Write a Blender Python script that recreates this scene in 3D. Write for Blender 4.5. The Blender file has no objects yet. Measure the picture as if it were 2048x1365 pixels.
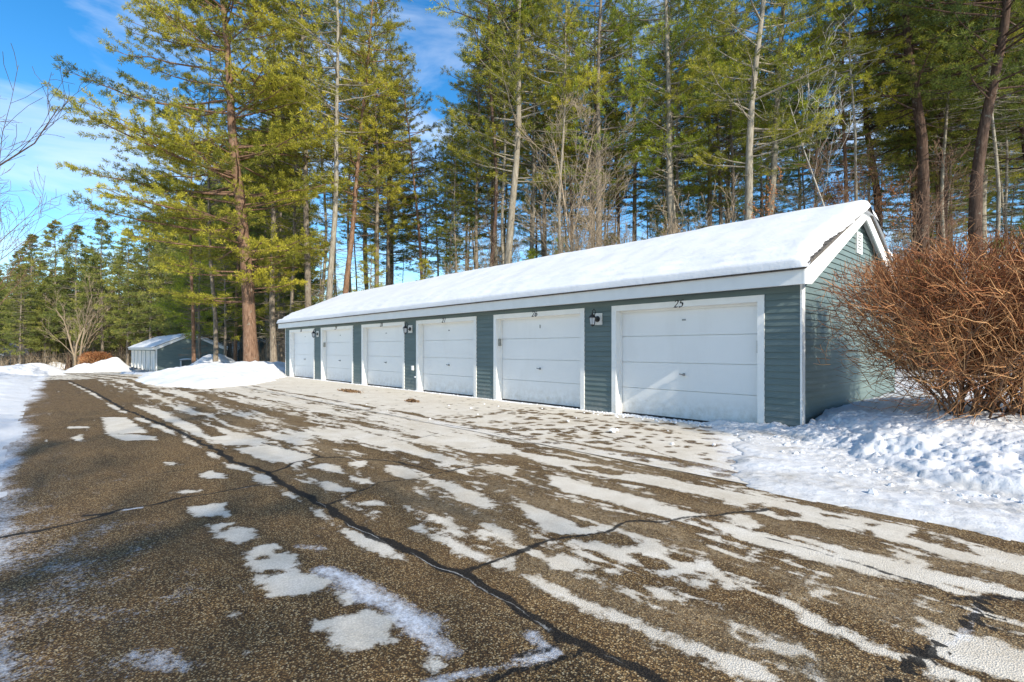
import bpy, math, random
import numpy as np
from mathutils import Vector, Matrix, Quaternion

random.seed(7)
RNG = np.random.default_rng(7)
sc = bpy.context.scene
COL = sc.collection
PI = math.pi

# ------------------------------------------------------------------ frame of reference
# world x runs along the long garage (towards its near end), y from the road to the garage, z up.
CAM_H = 1.293
CT, ST = 0.7381, 0.6747          # camera heading against the garage front
F = 1024.0
HZ = 697.5
D = 8.447                        # distance of the garage front

def terr(s):
    """height of the land, s metres down the road"""
    t = np.clip((s-27.0)/42.0, 0, 1.6)
    return -1.30*t

def W(px, Y, z=None):
    """point standing Y metres deep at bearing px"""
    Xc = (px-1024.0)/F*Y
    x = -CT*Y + ST*Xc
    y = ST*Y + CT*Xc
    return Vector((x, y, float(terr(-x)) if z is None else z))

def G(px, py):
    """bearing pair to a spot on the level ground, as (s, q)"""
    Y = CAM_H*F/(py-HZ)
    Xc = (px-1024.0)/F*Y
    return (CT*Y-ST*Xc, ST*Y+CT*Xc)

# ------------------------------------------------------------------ noise
_perm = np.random.default_rng(3).permutation(4096)
_grad = np.random.default_rng(4).uniform(0, 2*PI, 4096)
def perlin(x, y, seed=0):
    x = np.asarray(x, float)+seed*17.31; y = np.asarray(y, float)+seed*9.77
    xi = np.floor(x).astype(int); yi = np.floor(y).astype(int)
    xf = x-xi; yf = y-yi
    u = xf*xf*xf*(xf*(xf*6-15)+10); v = yf*yf*yf*(yf*(yf*6-15)+10)
    def g(ix, iy, dx, dy):
        h = _perm[(_perm[ix & 4095]+iy) & 4095]
        a = _grad[h]
        return np.cos(a)*dx+np.sin(a)*dy
    n00 = g(xi, yi, xf, yf); n10 = g(xi+1, yi, xf-1, yf)
    n01 = g(xi, yi+1, xf, yf-1); n11 = g(xi+1, yi+1, xf-1, yf-1)
    return ((n00*(1-u)+n10*u)*(1-v)+(n01*(1-u)+n11*u)*v)*1.5
def fbm(x, y, o=4, seed=0, gain=.5):
    r = 0; a = 1; f = 1
    for i in range(o):
        r = r+a*perlin(x*f, y*f, seed+i*3); a *= gain; f *= 2.03
    return r
def sstep(a, b, x):
    t = np.clip((x-a)/(b-a), 0, 1); return t*t*(3-2*t)

# ------------------------------------------------------------------ objects
def tag(o, label=None, cat=None, group=None, kind=None):
    if label: o['label'] = label
    if cat: o['category'] = cat
    if group: o['group'] = group
    if kind: o['kind'] = kind
    return o
def empty(name, loc=(0, 0, 0), rz=0):
    o = bpy.data.objects.new(name, None); COL.objects.link(o)
    o.location = loc; o.rotation_euler = (0, 0, rz); o.empty_display_size = .2
    return o
class MB:
    """collects shapes; build() links them as one mesh object"""
    def __init__(s): s.v = []; s.f = []; s.n = 0; s.att = []
    def add(s, v, f, a=0.0):
        v = np.asarray(v, float).reshape(-1, 3)
        s.v.append(v); s.att.append(np.full(len(v), a) if np.isscalar(a) else np.asarray(a, float).ravel())
        for q in f: s.f.append(np.asarray(q, np.int64)+s.n)
        s.n += len(v)
    def box(s, x0, x1, y0, y1, z0, z1):
        v = [(x, y, z) for z in (z0, z1) for y in (y0, y1) for x in (x0, x1)]
        s.add(v, [[[0, 2, 3, 1], [4, 5, 7, 6], [0, 1, 5, 4], [2, 6, 7, 3], [0, 4, 6, 2], [1, 3, 7, 5]]])
    def prism(s, pts, axis, a0, a1):
        """outline (list of 2-tuples) pushed along an axis"""
        n = len(pts); v = []
        for a in (a0, a1):
            for p in pts:
                if axis == 'x': v.append((a, p[0], p[1]))
                elif axis == 'y': v.append((p[0], a, p[1]))
                else: v.append((p[0], p[1], a))
        q = [[i, (i+1) % n, n+(i+1) % n, n+i] for i in range(n)]
        s.add(v, [q]); s.ngon(list(range(n))[::-1], n*2); s.ngon(list(range(n, 2*n)), n*2)
    def ngon(s, idx, back):
        s.f.append(np.asarray([idx], np.int64)+(s.n-back))
    def tube(s, P, R, k=6, cap=True):
        P = np.asarray(P, float); n = len(P)
        T = np.gradient(P, axis=0); T /= np.linalg.norm(T, axis=1)[:, None]+1e-9
        ref = np.array([0., 0, 1]) if abs(T[0][2]) < .9 else np.array([1., 0, 0])
        A = np.cross(T, ref); A /= np.linalg.norm(A, axis=1)[:, None]+1e-9
        B = np.cross(T, A)
        an = np.arange(k)*2*PI/k
        R = np.broadcast_to(np.asarray(R, float), (n,))
        V = P[:, None, :]+R[:, None, None]*(np.cos(an)[None, :, None]*A[:, None, :]+np.sin(an)[None, :, None]*B[:, None, :])
        i = np.arange(n-1)[:, None]*k; j = np.arange(k)[None, :]; j2 = (j+1) % k
        q = np.stack([i+j, i+j2, i+k+j2, i+k+j], -1).reshape(-1, 4)
        s.add(V.reshape(-1, 3), [q])
        if cap and k > 2:
            s.ngon(list(range(k)), n*k); s.ngon([(n-1)*k+t for t in range(k)][::-1], n*k)
    def lathe(s, prof, c, k=16):
        """profile (r, z) round the vertical through c"""
        n = len(prof); an = np.arange(k)*2*PI/k
        V = [[(c[0]+r*math.cos(a), c[1]+r*math.sin(a), c[2]+z) for a in an] for r, z in prof]
        i = np.arange(n-1)[:, None]*k; j = np.arange(k)[None, :]; j2 = (j+1) % k
        s.add(np.array(V).reshape(-1, 3), [np.stack([i+j, i+j2, i+k+j2, i+k+j], -1).reshape(-1, 4)])
    def grid(s, X, Y, Z, a=0.0):
        n, m = X.shape
        i = np.arange(n-1)[:, None]*m; j = np.arange(m-1)[None, :]
        q = np.stack([i+j, i+j+1, i+m+j+1, i+m+j], -1).reshape(-1, 4)
        s.add(np.stack([X, Y, Z], -1).reshape(-1, 3), [q], a)
    def build(s, name, mat, parent=None, smooth=False, att=None, loc=None):
        V = np.concatenate(s.v); idx = []; tot = []
        for q in s.f:
            idx.append(q.reshape(-1)); tot.append(np.full(len(q), q.shape[1]))
        idx = np.concatenate(idx).astype(np.int32); tot = np.concatenate(tot).astype(np.int32)
        me = bpy.data.meshes.new(name)
        me.vertices.add(len(V)); me.vertices.foreach_set('co', V.astype(np.float32).ravel())
        me.loops.add(len(idx)); me.loops.foreach_set('vertex_index', idx)
        me.polygons.add(len(tot))
        st = np.concatenate([[0], np.cumsum(tot)[:-1]]).astype(np.int32)
        me.polygons.foreach_set('loop_start', st)
        me.polygons.foreach_set('loop_total', tot)
        me.polygons.foreach_set('use_smooth', np.full(len(tot), smooth))
        if att:
            a = me.attributes.new(att, 'FLOAT', 'POINT')
            a.data.foreach_set('value', np.concatenate(s.att).astype(np.float32))
        me.update(calc_edges=True); me.validate()
        me.materials.append(mat)
        o = bpy.data.objects.new(name, me); COL.objects.link(o)
        if parent is not None: o.parent = parent
        if loc is not None: o.location = loc
        return o
def copy_tree(o, parent=None):
    c = o.copy(); COL.objects.link(c)
    if parent is not None: c.parent = parent
    for ch in list(o.children):
        copy_tree(ch, c)
    return c

# ------------------------------------------------------------------ materials
class NT:
    def __init__(s, name):
        s.m = bpy.data.materials.new(name); s.m.use_nodes = True
        s.t = s.m.node_tree; s.n = s.t.nodes; s.l = s.t.links
        s.b = s.n['Principled BSDF']; s.out = s.n['Material Output']
        s.b.inputs['Specular IOR Level'].default_value = .25
    def node(s, t, **k):
        n = s.n.new(t)
        for a, v in k.items():
            if a in n.inputs: s.set(n.inputs[a], v)
            else: setattr(n, a, v)
        return n
    def set(s, inp, v):
        if isinstance(v, bpy.types.NodeSocket): s.l.new(v, inp)
        else: inp.default_value = v
    def noise(s, scale, detail=4, rough=.55, vec=None, dim='3D'):
        n = s.n.new('ShaderNodeTexNoise'); n.noise_dimensions = dim
        n.inputs['Scale'].default_value = scale; n.inputs['Detail'].default_value = detail
        n.inputs['Roughness'].default_value = rough
        if vec is not None: s.l.new(vec, n.inputs['Vector'])
        return n.outputs['Fac']
    def vor(s, scale, vec=None, out='Color', rnd=1.0, feature='F1'):
        n = s.n.new('ShaderNodeTexVoronoi'); n.inputs['Scale'].default_value = scale; n.feature = feature
        n.inputs['Randomness'].default_value = rnd
        if vec is not None: s.l.new(vec, n.inputs['Vector'])
        return n.outputs[out]
    def ramp(s, fac, stops):
        n = s.n.new('ShaderNodeValToRGB'); s.l.new(fac, n.inputs[0])
        e = n.color_ramp.elements
        while len(e) < len(stops): e.new(.5)
        for i, (p, c) in enumerate(stops):
            e[i].position = p; e[i].color = (c[0], c[1], c[2], 1) if not np.isscalar(c) else (c, c, c, 1)
        return n.outputs[0]
    def mix(s, fac, a, b, mode='MIX'):
        n = s.n.new('ShaderNodeMix'); n.data_type = 'RGBA'; n.blend_type = mode
        s.set(n.inputs[0], fac)
        for k, v in ((6, a), (7, b)):
            if isinstance(v, bpy.types.NodeSocket): s.l.new(v, n.inputs[k])
            else: n.inputs[k].default_value = (v[0], v[1], v[2], 1)
        return n.outputs[2]
    def math(s, op, a, b=None, c=None, clamp=False):
        n = s.n.new('ShaderNodeMath'); n.operation = op; n.use_clamp = clamp
        s.set(n.inputs[0], a)
        if b is not None: s.set(n.inputs[1], b)
        if c is not None: s.set(n.inputs[2], c)
        return n.outputs[0]
    def mrange(s, v, a, b, c=0., d=1., smooth=False):
        n = s.n.new('ShaderNodeMapRange'); n.clamp = True
        if smooth: n.interpolation_type = 'SMOOTHSTEP'
        s.l.new(v, n.inputs[0])
        for i, q in enumerate((a, b, c, d)): n.inputs[i+1].default_value = q
        return n.outputs[0]
    def attr(s, name):
        n = s.n.new('ShaderNodeAttribute'); n.attribute_name = name; return n.outputs['Fac']
    def obj(s): return s.n.new('ShaderNodeTexCoord').outputs['Object']
    def mapv(s, vec, scale=(1, 1, 1), rot=(0, 0, 0)):
        n = s.n.new('ShaderNodeMapping'); s.l.new(vec, n.inputs[0])
        n.inputs['Scale'].default_value = scale; n.inputs['Rotation'].default_value = rot
        return n.outputs[0]
    def bump(s, h, strength=.3, dist=.01, prev=None):
        n = s.n.new('ShaderNodeBump'); s.l.new(h, n.inputs['Height'])
        n.inputs['Strength'].default_value = strength; n.inputs['Distance'].default_value = dist
        if prev is not None: s.l.new(prev, n.inputs['Normal'])
        s.l.new(n.outputs[0], s.b.inputs['Normal']); return n.outputs[0]
    def col(s, c, rough=None, spec=None, metal=None):
        s.set(s.b.inputs['Base Color'], c if isinstance(c, bpy.types.NodeSocket) else (c[0], c[1], c[2], 1))
        if rough is not None: s.set(s.b.inputs['Roughness'], rough)
        if spec is not None: s.b.inputs['Specular IOR Level'].default_value = spec
        if metal is not None: s.b.inputs['Metallic'].default_value = metal
        return s.m

def m_paint(name, c, var=.06, rough=.5, dirt=(.45, .42, .36), dirty=.25, scale=3):
    t = NT(name); o = t.obj()
    n = t.noise(scale, 5, .6, o); n2 = t.noise(40, 3, .6, o)
    a = tuple(x*(1-var) for x in c); b = tuple(min(1, x*(1+var)) for x in c)
    cc = t.ramp(n, [(.3, a), (.7, b)])
    st = t.noise(1.2, 6, .65, t.mapv(o, (1, 1, .25)))
    cc = t.mix(t.mrange(st, .56, .8, 0, dirty), cc, dirt)
    t.bump(n2, .08, .003)
    return t.col(cc, rough)

M = {}
M['trim'] = m_paint('white_trim_paint', (.80, .80, .77), .04, .45, dirty=.18)
M['fascia'] = m_paint('fascia_paint', (.74, .74, .71), .04, .45, dirty=.25)
M['door'] = m_paint('door_paint', (.80, .80, .78), .02, .4, dirty=.16, scale=1.2)
def grime(m, c, h, k):
    """dried road splash low on a painted face"""
    t = NT.__new__(NT); t.m = m; t.t = m.node_tree; t.n = t.t.nodes; t.l = t.t.links; t.b = t.n['Principled BSDF']
    src = t.b.inputs['Base Color'].links[0].from_socket; o = t.obj()
    sz = t.node('ShaderNodeSeparateXYZ'); t.l.new(o, sz.inputs[0])
    f = t.math('MULTIPLY', t.mrange(sz.outputs[2], .0, h, k, 0, True), t.mrange(t.noise(6, 7, .75, o), .38, .68))
    t.l.new(t.mix(f, src, c), t.b.inputs['Base Color'])
grime(M['door'], (.50, .46, .38), .55, .75); grime(M['trim'], (.48, .43, .34), .4, .7)
t = NT('slate_siding'); o = t.obj()
n = t.noise(2.0, 4, .5, t.mapv(o, (.6, .6, 4))); n2 = t.noise(60, 3, .6, t.mapv(o, (.1, .1, 1)))
cc = t.ramp(n, [(.25, (.098, .136, .132)), (.75, (.138, .184, .176))])
cc = t.mix(t.mrange(t.noise(5, 6, .7, o), .6, .8, 0, .35), cc, (.20, .23, .22))
t.bump(n2, .1, .003); sz = t.node('ShaderNodeSeparateXYZ'); t.l.new(o, sz.inputs[0])
bd = t.node('ShaderNodeTexWhiteNoise'); bd.noise_dimensions = '1D'; t.l.new(t.math('FLOOR', t.math('DIVIDE', sz.outputs[2], .1016)), bd.inputs['W'])
cc = t.mix(t.math('MULTIPLY', bd.outputs['Value'], .22), cc, (.19, .23, .225))
cc = t.mix(t.math('MULTIPLY', t.mrange(sz.outputs[2], .0, .45, .75, 0), t.mrange(t.noise(7, 6, .75, o), .35, .7)), cc, (.30, .285, .25))
M['siding'] = t.col(cc, .55)
t = NT('slate_siding_lit'); o = t.obj()  # same siding as the front, paler: sunlight on the end wall put into the colour
cc = t.ramp(t.noise(2.0, 4, .5, t.mapv(o, (.6, .6, 4))), [(.25, (.115, .158, .152)), (.75, (.155, .205, .195))])
t.bump(t.noise(60, 3, .6, t.mapv(o, (1, .1, 1))), .1, .003); M['siding_end'] = t.col(cc, .55)
t = NT('asphalt_shingle'); o = t.obj()
br = t.node('ShaderNodeTexBrick'); t.l.new(t.mapv(o, (1, 1, 1)), br.inputs[0])
br.inputs['Scale'].default_value = 1; br.inputs['Brick Width'].default_value = .3; br.inputs['Row Height'].default_value = .14
br.inputs['Mortar Size'].default_value = .008
br.inputs['Color1'].default_value = (.16, .14, .115, 1); br.inputs['Color2'].default_value = (.10, .09, .08, 1); br.inputs['Mortar'].default_value = (.02, .02, .02, 1)
cc = t.mix(t.mrange(t.noise(150, 2, .6, o), .3, .7, 0, .6), br.outputs[0], (.07, .065, .06)); M['shingle'] = t.col(cc, .9)

t = NT('black_iron'); M['black'] = t.col(t.ramp(t.noise(30, 3, .5, t.obj()), [(.3, (.012, .012, .013)), (.7, (.03, .03, .03))]), .4, .4)
t = NT('brushed_steel'); M['steel'] = t.col(t.ramp(t.noise(60, 3, .5, t.obj()), [(.3, (.22, .22, .22)), (.7, (.34, .34, .33))]), .4, .5, .7)
t = NT('grey_plastic'); M['keypad'] = t.col(t.ramp(t.noise(30, 3, .5, t.obj()), [(.3, (.25, .25, .22)), (.7, (.34, .34, .30))]), .5)
t = NT('rubber_seal'); M['rubber'] = t.col(t.ramp(t.noise(10, 3, .5, t.obj()), [(.3, (.03, .03, .03)), (.7, (.07, .06, .055))]), .8)
t = NT('lantern_glass'); M['glass'] = t.col((.72, .76, .78), .12, .5); t.b.inputs['Alpha'].default_value = 1
t.b.inputs['Transmission Weight'].default_value = .35

# snow
def m_snow(name, dirt=0.0, a='', fine=.5):
    t = NT(name); o = t.obj()
    c = t.ramp(t.noise(.9, 4, .6, o), [(.3, (.66, .675, .69)), (.7, (.735, .745, .755))])
    if dirt:
        n = t.noise(2.2, 7, .7, o); c = t.mix(t.mrange(n, .52, .75, 0, dirt), c, (.46, .43, .37))
        sp = t.vor(28, o, 'Distance'); c = t.mix(t.math('MULTIPLY', t.mrange(sp, .0, .13, .7, 0), t.mrange(t.noise(1.5, 3, .6, o), .45, .6)), c, (.12, .09, .06))
    if a:
        # grit and slush trodden into the snow, where the attribute says so
        g = t.attr(a); n = t.noise(7, 6, .75, o)
        k = t.math('MULTIPLY', g, t.mrange(n, .36, .66, .25, 1.0))
        c = t.mix(t.math('MULTIPLY', k, .8), c, (.50, .47, .41))
        c = t.mix(t.math('MULTIPLY', t.math('MULTIPLY', t.mrange(t.noise(2.2, 5, .7, o), .50, .66), g), .6), c, (.30, .265, .20))
        sp = t.mrange(t.noise(45, 4, .7, o), .55, .68)
        c = t.mix(t.math('MULTIPLY', t.math('MULTIPLY', sp, g), .55), c, (.13, .10, .07))
    b1 = t.bump(t.noise(9, 6, .65, o), fine, .03)
    t.bump(t.noise(70, 4, .7, o), fine*.8, .006, b1)
    return t.col(c, .65, .2)
M['snow'] = m_snow('packed_snow', fine=.35)
M['roof_snow'] = m_snow('roof_snow', .06, fine=.35)
M['snow_dirty'] = m_snow('trodden_snow', 0, 'grit', .6)
M['snow_pile'] = m_snow('ploughed_snow', .12, fine=.5)

# asphalt with dried pale brine patches, sealed cracks and wind-blown frost
def m_road(name, apron=False):
    t = NT(name); o = t.obj()
    vc = t.vor(135, o, 'Color'); vd = t.vor(135, o, 'Distance')
    sep = t.node('ShaderNodeSeparateColor'); t.l.new(vc, sep.inputs[0])
    peb = t.ramp(sep.outputs[0], [(0, (.034, .019, .009)), (.30, (.095, .052, .022)), (.54, (.25, .140, .052)), (.80, (.50, .325, .130)), (1, (.85, .68, .40))])
    peb2 = t.ramp(t.vor(210, o, 'Distance'), [(.0, (.42, .29, .12)), (.35, (.060, .036, .016))])
    as_ = t.mix(.30, peb, peb2)
    as_ = t.mix(t.mrange(vd, .40, .70, 0, .85), as_, (.012, .010, .008))
    big = t.noise(.9, 5, .6, o)
    as_ = t.mix(t.mrange(big, .35, .7, 0, .30), as_, (.18, .110, .052))
    as_ = t.mix(t.mrange(t.noise(.55, 4, .6, t.mapv(o, (.4, 1.6, 1))), .52, .72, 0, .22), as_, (.040, .025, .012))
    # dried patches
    edge = t.noise(13, 4, .65, o); e2 = t.noise(70, 3, .6, o)
    f = t.attr('patch')
    f = t.math('ADD', f, t.math('MULTIPLY', t.math('SUBTRACT', edge, .5), .17))
    f = t.math('ADD', f, t.math('MULTIPLY', t.math('SUBTRACT', e2, .5), .055))
    pm = t.mrange(f, -.012, .016)
    pc = t.ramp(t.noise(3.5, 5, .65, o), [(.25, (.60, .535, .425)), (.55, (.73, .675, .57)), (.8, (.80, .765, .69))])
    sepp = t.mrange(t.vor(95, o, 'Distance'), .25, .62, 0, .35)
    pc = t.mix(sepp, pc, (.34, .30, .24))
    pc = t.mix(t.mrange(f, .0, .035, .35, 0), pc, (.36, .30, .21))
    as_ = t.mix(t.math('MULTIPLY', t.mrange(f, -.075, -.01, 0, .55), t.mrange(t.noise(5, 3, .6, o), .35, .6)), as_, (.030, .019, .010))
    c = t.mix(pm, as_, pc)
    # thin brownish film
    fm = t.math('MULTIPLY', t.attr('film'), t.mrange(t.noise(24, 5, .75, o), .38, .62))
    c = t.mix(t.math('MULTIPLY', fm, .5), c, (.40, .31, .19))
    # frost / blown snow
    fr = t.attr('frost'); fn = t.noise(30, 6, .8, o); fb = t.noise(4, 4, .6, o)
    fx = t.math('ADD', fr, t.math('MULTIPLY', t.math('SUBTRACT', fn, .5), 1.5))
    fx = t.math('ADD', fx, t.math('MULTIPLY', t.math('SUBTRACT', fb, .5), .8))
    fmk = t.mrange(fx, .38, .95, 0, .95)
    fmk = t.math('MULTIPLY', fmk, t.mrange(fr, .0, .12))
    c = t.mix(fmk, c, (.80, .82, .85))
    # crack sealer
    se = t.math('ADD', t.attr('seal'), t.math('MULTIPLY', t.math('SUBTRACT', t.noise(18, 5, .75, o), .5), .055))
    sm = t.mrange(se, -.006, .006, 1, 0)
    sc_ = t.mix(t.mrange(t.noise(60, 4, .7, o), .5, .7, 0, .5), (.010, .010, .010), (.05, .045, .038))
    c = t.mix(t.math('MULTIPLY', sm, .93), c, sc_)
    ln = t.math('ABSOLUTE', t.math('ADD', t.attr('crack'), t.math('MULTIPLY', t.math('SUBTRACT', t.noise(9, 4, .7, o), .5), .05)))
    c = t.mix(t.math('MULTIPLY', t.mrange(ln, .001, .005, .7, 0), t.mrange(t.noise(2.5, 4, .7, o), .45, .6)), c, (.55, .54, .50))
    b = t.bump(vd, .55, .006)
    t.bump(pm, .25, .004, b)
    return t.col(c, t.mrange(pm, 0, 1, .82, .88), .18)
M['road'] = m_road('wet_brown_asphalt')

# bark / foliage / twigs
def m_bark(name, a, b, c2, sc_=1.0, tilt=.18):
    t = NT(name); o = t.obj()
    v = t.mapv(o, (sc_, sc_, sc_*tilt))
    n = t.noise(14, 6, .7, v)
    c = t.ramp(n, [(.28, a), (.5, b), (.75, c2)])
    c = t.mix(t.mrange(t.noise(.8, 4, .6, o), .4, .7, 0, .5), c, tuple(x*.65 for x in b))
    c = t.mix(t.mrange(t.noise(3, 5, .7, o), .60, .7, 0, .5), c, (.30, .32, .26))
    t.bump(n, .9, .04)
    return t.col(c, .9, .1)
M['bark_red'] = m_bark('red_pine_bark', (.065, .035, .022), (.21, .125, .080), (.36, .24, .16))
M['bark_umber'] = m_bark('umber_pine_bark', (.05, .028, .018), (.19, .115, .075), (.34, .23, .16))
M['bark_grey'] = m_bark('grey_pine_bark', (.07, .055, .042), (.21, .175, .135), (.38, .34, .27))
M['bark_pale'] = m_bark('pale_lichen_bark', (.10, .085, .065), (.27, .24, .185), (.44, .41, .34))
M['bark_dark'] = m_bark('dark_furrowed_bark', (.022, .015, .012), (.085, .055, .040), (.17, .115, .085))
M['bark_tan'] = m_bark('tan_twig_bark', (.14, .10, .065), (.30, .235, .16), (.46, .38, .28))
M['bark_twig'] = m_bark('brown_twig_bark', (.07, .040, .025), (.19, .115, .075), (.30, .20, .13))
M['bark_birch'] = m_bark('birch_bark', (.22, .20, .17), (.42, .39, .34), (.56, .54, .49), 1, 2.5)

def m_leaf(name, dark, mid, light, trans=.3):
    t = NT(name); a = t.attr('tint')
    oi = t.node('ShaderNodeObjectInfo').outputs['Random']
    v = t.math('ADD', a, t.math('MULTIPLY', t.math('SUBTRACT', oi, .5), .25))
    v = t.math('ADD', v, t.math('MULTIPLY', t.math('SUBTRACT', t.noise(.35, 3, .6, t.obj()), .5), .8))
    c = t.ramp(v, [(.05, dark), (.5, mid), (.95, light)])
    t.col(c, .6, .2)
    tr = t.node('ShaderNodeBsdfTranslucent'); t.l.new(c, tr.inputs[0])
    mx = t.node('ShaderNodeMixShader'); mx.inputs[0].default_value = trans
    t.l.new(t.b.outputs[0], mx.inputs[1]); t.l.new(tr.outputs[0], mx.inputs[2]); t.l.new(mx.outputs[0], t.out.inputs[0])
    return t.m
M['needle'] = m_leaf('yellow_green_needles', (.050, .078, .018), (.240, .240, .030), (.52, .46, .050))
M['needle_dark'] = m_leaf('dark_green_needles', (.036, .066, .022), (.135, .172, .030), (.31, .31, .042))
M['needle_bright'] = m_leaf('bright_green_needles', (.060, .098, .018), (.24, .29, .030), (.50, .50, .048))
M['needle_blue'] = m_leaf('spruce_needles', (.042, .070, .024), (.150, .178, .042), (.31, .30, .065))
M['leaf_orange'] = m_leaf('dead_oak_leaves', (.25, .09, .03), (.48, .20, .07), (.66, .34, .15))
M['twig_red'] = m_leaf('red_brown_twigs', (.062, .025, .013), (.25, .092, .034), (.52, .29, .13), 0.0)
M['litter'] = m_leaf('leaf_litter', (.07, .04, .02), (.20, .12, .06), (.38, .25, .14), 0.1)

# ------------------------------------------------------------------ plants
def unit(v): return v/(np.linalg.norm(v, axis=-1, keepdims=True)+1e-9)
def tufts(mb, C, Dv, K, l, w, spread, rng, tint, up=.25, along=.35):
    """needle sprays: K slim leaves round every centre"""
    C = np.asarray(C); Dv = unit(np.asarray(Dv)); n = len(C)
    if n == 0: return
    tint = np.asarray(tint)
    c = np.repeat(C, K, 0); d = np.repeat(Dv, K, 0); N = len(c)
    r = unit(rng.normal(size=(N, 3)))
    dd = unit(d*.55+r*spread+np.array([0, 0, up]))
    base = c+d*rng.uniform(-along, along, (N, 1))+r*rng.uniform(0, .07, (N, 1))*l*4
    L = l*rng.uniform(.6, 1.25, (N, 1))
    sd = unit(np.cross(dd, unit(rng.normal(size=(N, 3)))))*w*rng.uniform(.6, 1.3, (N, 1))
    V = np.stack([base-sd*.5, base+dd*L*.55-sd*.6, base+dd*L, base+dd*L*.5+sd*.6, base+sd*.3], 1)
    V = np.stack([base, base+dd*L*.5-sd*.5, base+dd*L, base+dd*L*.5+sd*.5], 1)
    q = np.arange(N*4).reshape(-1, 4)
    tt = np.repeat(np.clip(np.repeat(tint, K)+rng.normal(0, .10, N), 0, 1), 4)
    mb.add(V.reshape(-1, 3), [q], tt)

def trunk_path(H, rng, wob=.25, n=14):
    z = np.linspace(0, H, n); ph = rng.uniform(0, 6, 4)
    x = wob*(np.sin(z*.22+ph[0])-np.sin(ph[0]))+wob*.4*(np.sin(z*.6+ph[1])-np.sin(ph[1]))
    y = wob*(np.sin(z*.25+ph[2])-np.sin(ph[2]))+wob*.4*(np.sin(z*.5+ph[3])-np.sin(ph[3]))
    return np.stack([x, y, z], 1)
def at(P, z): return np.array([np.interp(z, P[:, 2], P[:, 0]), np.interp(z, P[:, 2], P[:, 1]), z])

def pine(name, seed, H, r0, cb, Lmax, nl, bark, leaf, K=16, nl_len=.24, nl_w=.045, tuft_gap=.42, top_pow=.75, droop=.0, wob=.25,
         dead=40, up0=.12, bias=None, sub=.42, fork=False, sparse=0.0, spread=.8, along=.2):
    """a tall pine: one mesh of trunk and limbs, one of needles"""
    rng = np.random.default_rng(seed)
    root = empty(name)
    P = trunk_path(H, rng, wob)
    tb = MB(); fo = MB()
    zz = P[:, 2]/H
    R = r0*(1-zz)**.95+.015; R[0] *= 1.15
    tb.tube(P, R, 9)
    Cs = []; Ds = []; Ts = []
    def limb(p0, az, L, el, r, green=True, base_t=.25):
        m = 7; tt = np.linspace(0, 1, m)
        dirh = np.array([math.cos(az), math.sin(az), 0]); side = np.array([-math.sin(az), math.cos(az), 0])
        cur = rng.uniform(-.25, .25)
        z = L*(el*tt-droop*tt**2*.5+.10*tt**3)
        pts = p0+dirh*(L*tt)[:, None]+side*(L*cur*tt**2)[:, None]+np.array([0, 0, 1])*z[:, None]
        pts += rng.normal(0, .03*L/3, pts.shape)*tt[:, None]
        tb.tube(pts, r*(1-tt)**.8+.008, 4, False)
        if not green:
            for k in range(3):
                a = rng.uniform(.3, .95); j = min(int(a*(m-1)), m-2); q = pts[j]+(pts[j+1]-pts[j])*(a*(m-1)-j)
                dv = unit(dirh+side*rng.uniform(-1.2, 1.2)+np.array([0, 0, rng.uniform(-.6, .4)]))
                l2 = L*rng.uniform(.2, .45)
                tb.tube([q, q+dv*l2*.5, q+dv*l2+np.array([0, 0, -.1*l2])], [.010, .007, .004], 3, False)
            return
        ns = max(3, int(L*(1-base_t)/sub))
        ltint = rng.normal(.5, .16)
        for k in range(ns):
            a = base_t+(1-base_t)*(k+rng.uniform(.2, .8))/ns
            if rng.random() < sparse: continue
            j = min(int(a*(m-1)), m-2); q = pts[j]+(pts[j+1]-pts[j])*(a*(m-1)-j)
            sgn = 1 if k % 2 else -1
            dv = unit(dirh*rng.uniform(.5, 1.0)+side*sgn*rng.uniform(.6, 1.1)+np.array([0, 0, rng.uniform(.0, .35)]))
            l2 = min(L*.42, .35+.50*L*(1-a)**.6)*rng.uniform(.6, 1.15)
            e = q+dv*l2+np.array([0, 0, .06*l2])
            tb.tube([q, (q+e)/2, e], [.014, .010, .005], 3, False)
            nt = max(1, int(l2/tuft_gap+.5))
            for i in range(nt):
                f = (i+1)/nt
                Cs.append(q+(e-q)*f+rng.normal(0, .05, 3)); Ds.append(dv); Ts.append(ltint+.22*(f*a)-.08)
        Cs.append(pts[-1]); Ds.append(pts[-1]-pts[-2]); Ts.append(ltint+.15)
        Cs.append(pts[-2]); Ds.append(pts[-1]-pts[-2]); Ts.append(ltint+.1)
    # living whorls
    for i in range(nl):
        f = (i+rng.uniform(0, 1))/nl
        z = H*(cb+(1-cb)*f**.92)
        z = min(z, H*.985)
        a = rng.uniform(0, 2*PI)
        prof = (1-f)**top_pow*(.45+.55*min(1, f/.18))
        L = Lmax*(prof*.94+.05)*rng.uniform(.55, 1.12)
        if bias is not None:
            L *= 1+bias[1]*math.cos(a-bias[0])
        limb(at(P, z), a, max(L, .35), up0+.50*f**2.2+rng.uniform(-.12, .12), .014+.0085*L)
    for i in range(dead):
        z = H*rng.uniform(.06, cb+.18)
        limb(at(P, z), rng.uniform(0, 2*PI), rng.uniform(.4, .36*Lmax+.4), rng.uniform(-.3, .15), .0065+.004*rng.random(), False)
    # leader
    for k in range(4):
        Cs.append(at(P, H-.15*k)); Ds.append(np.array([0, 0, 1.])); Ts.append(.6)
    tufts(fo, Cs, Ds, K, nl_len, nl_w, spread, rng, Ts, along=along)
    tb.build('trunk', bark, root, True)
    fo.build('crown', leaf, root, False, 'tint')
    return root

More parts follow.
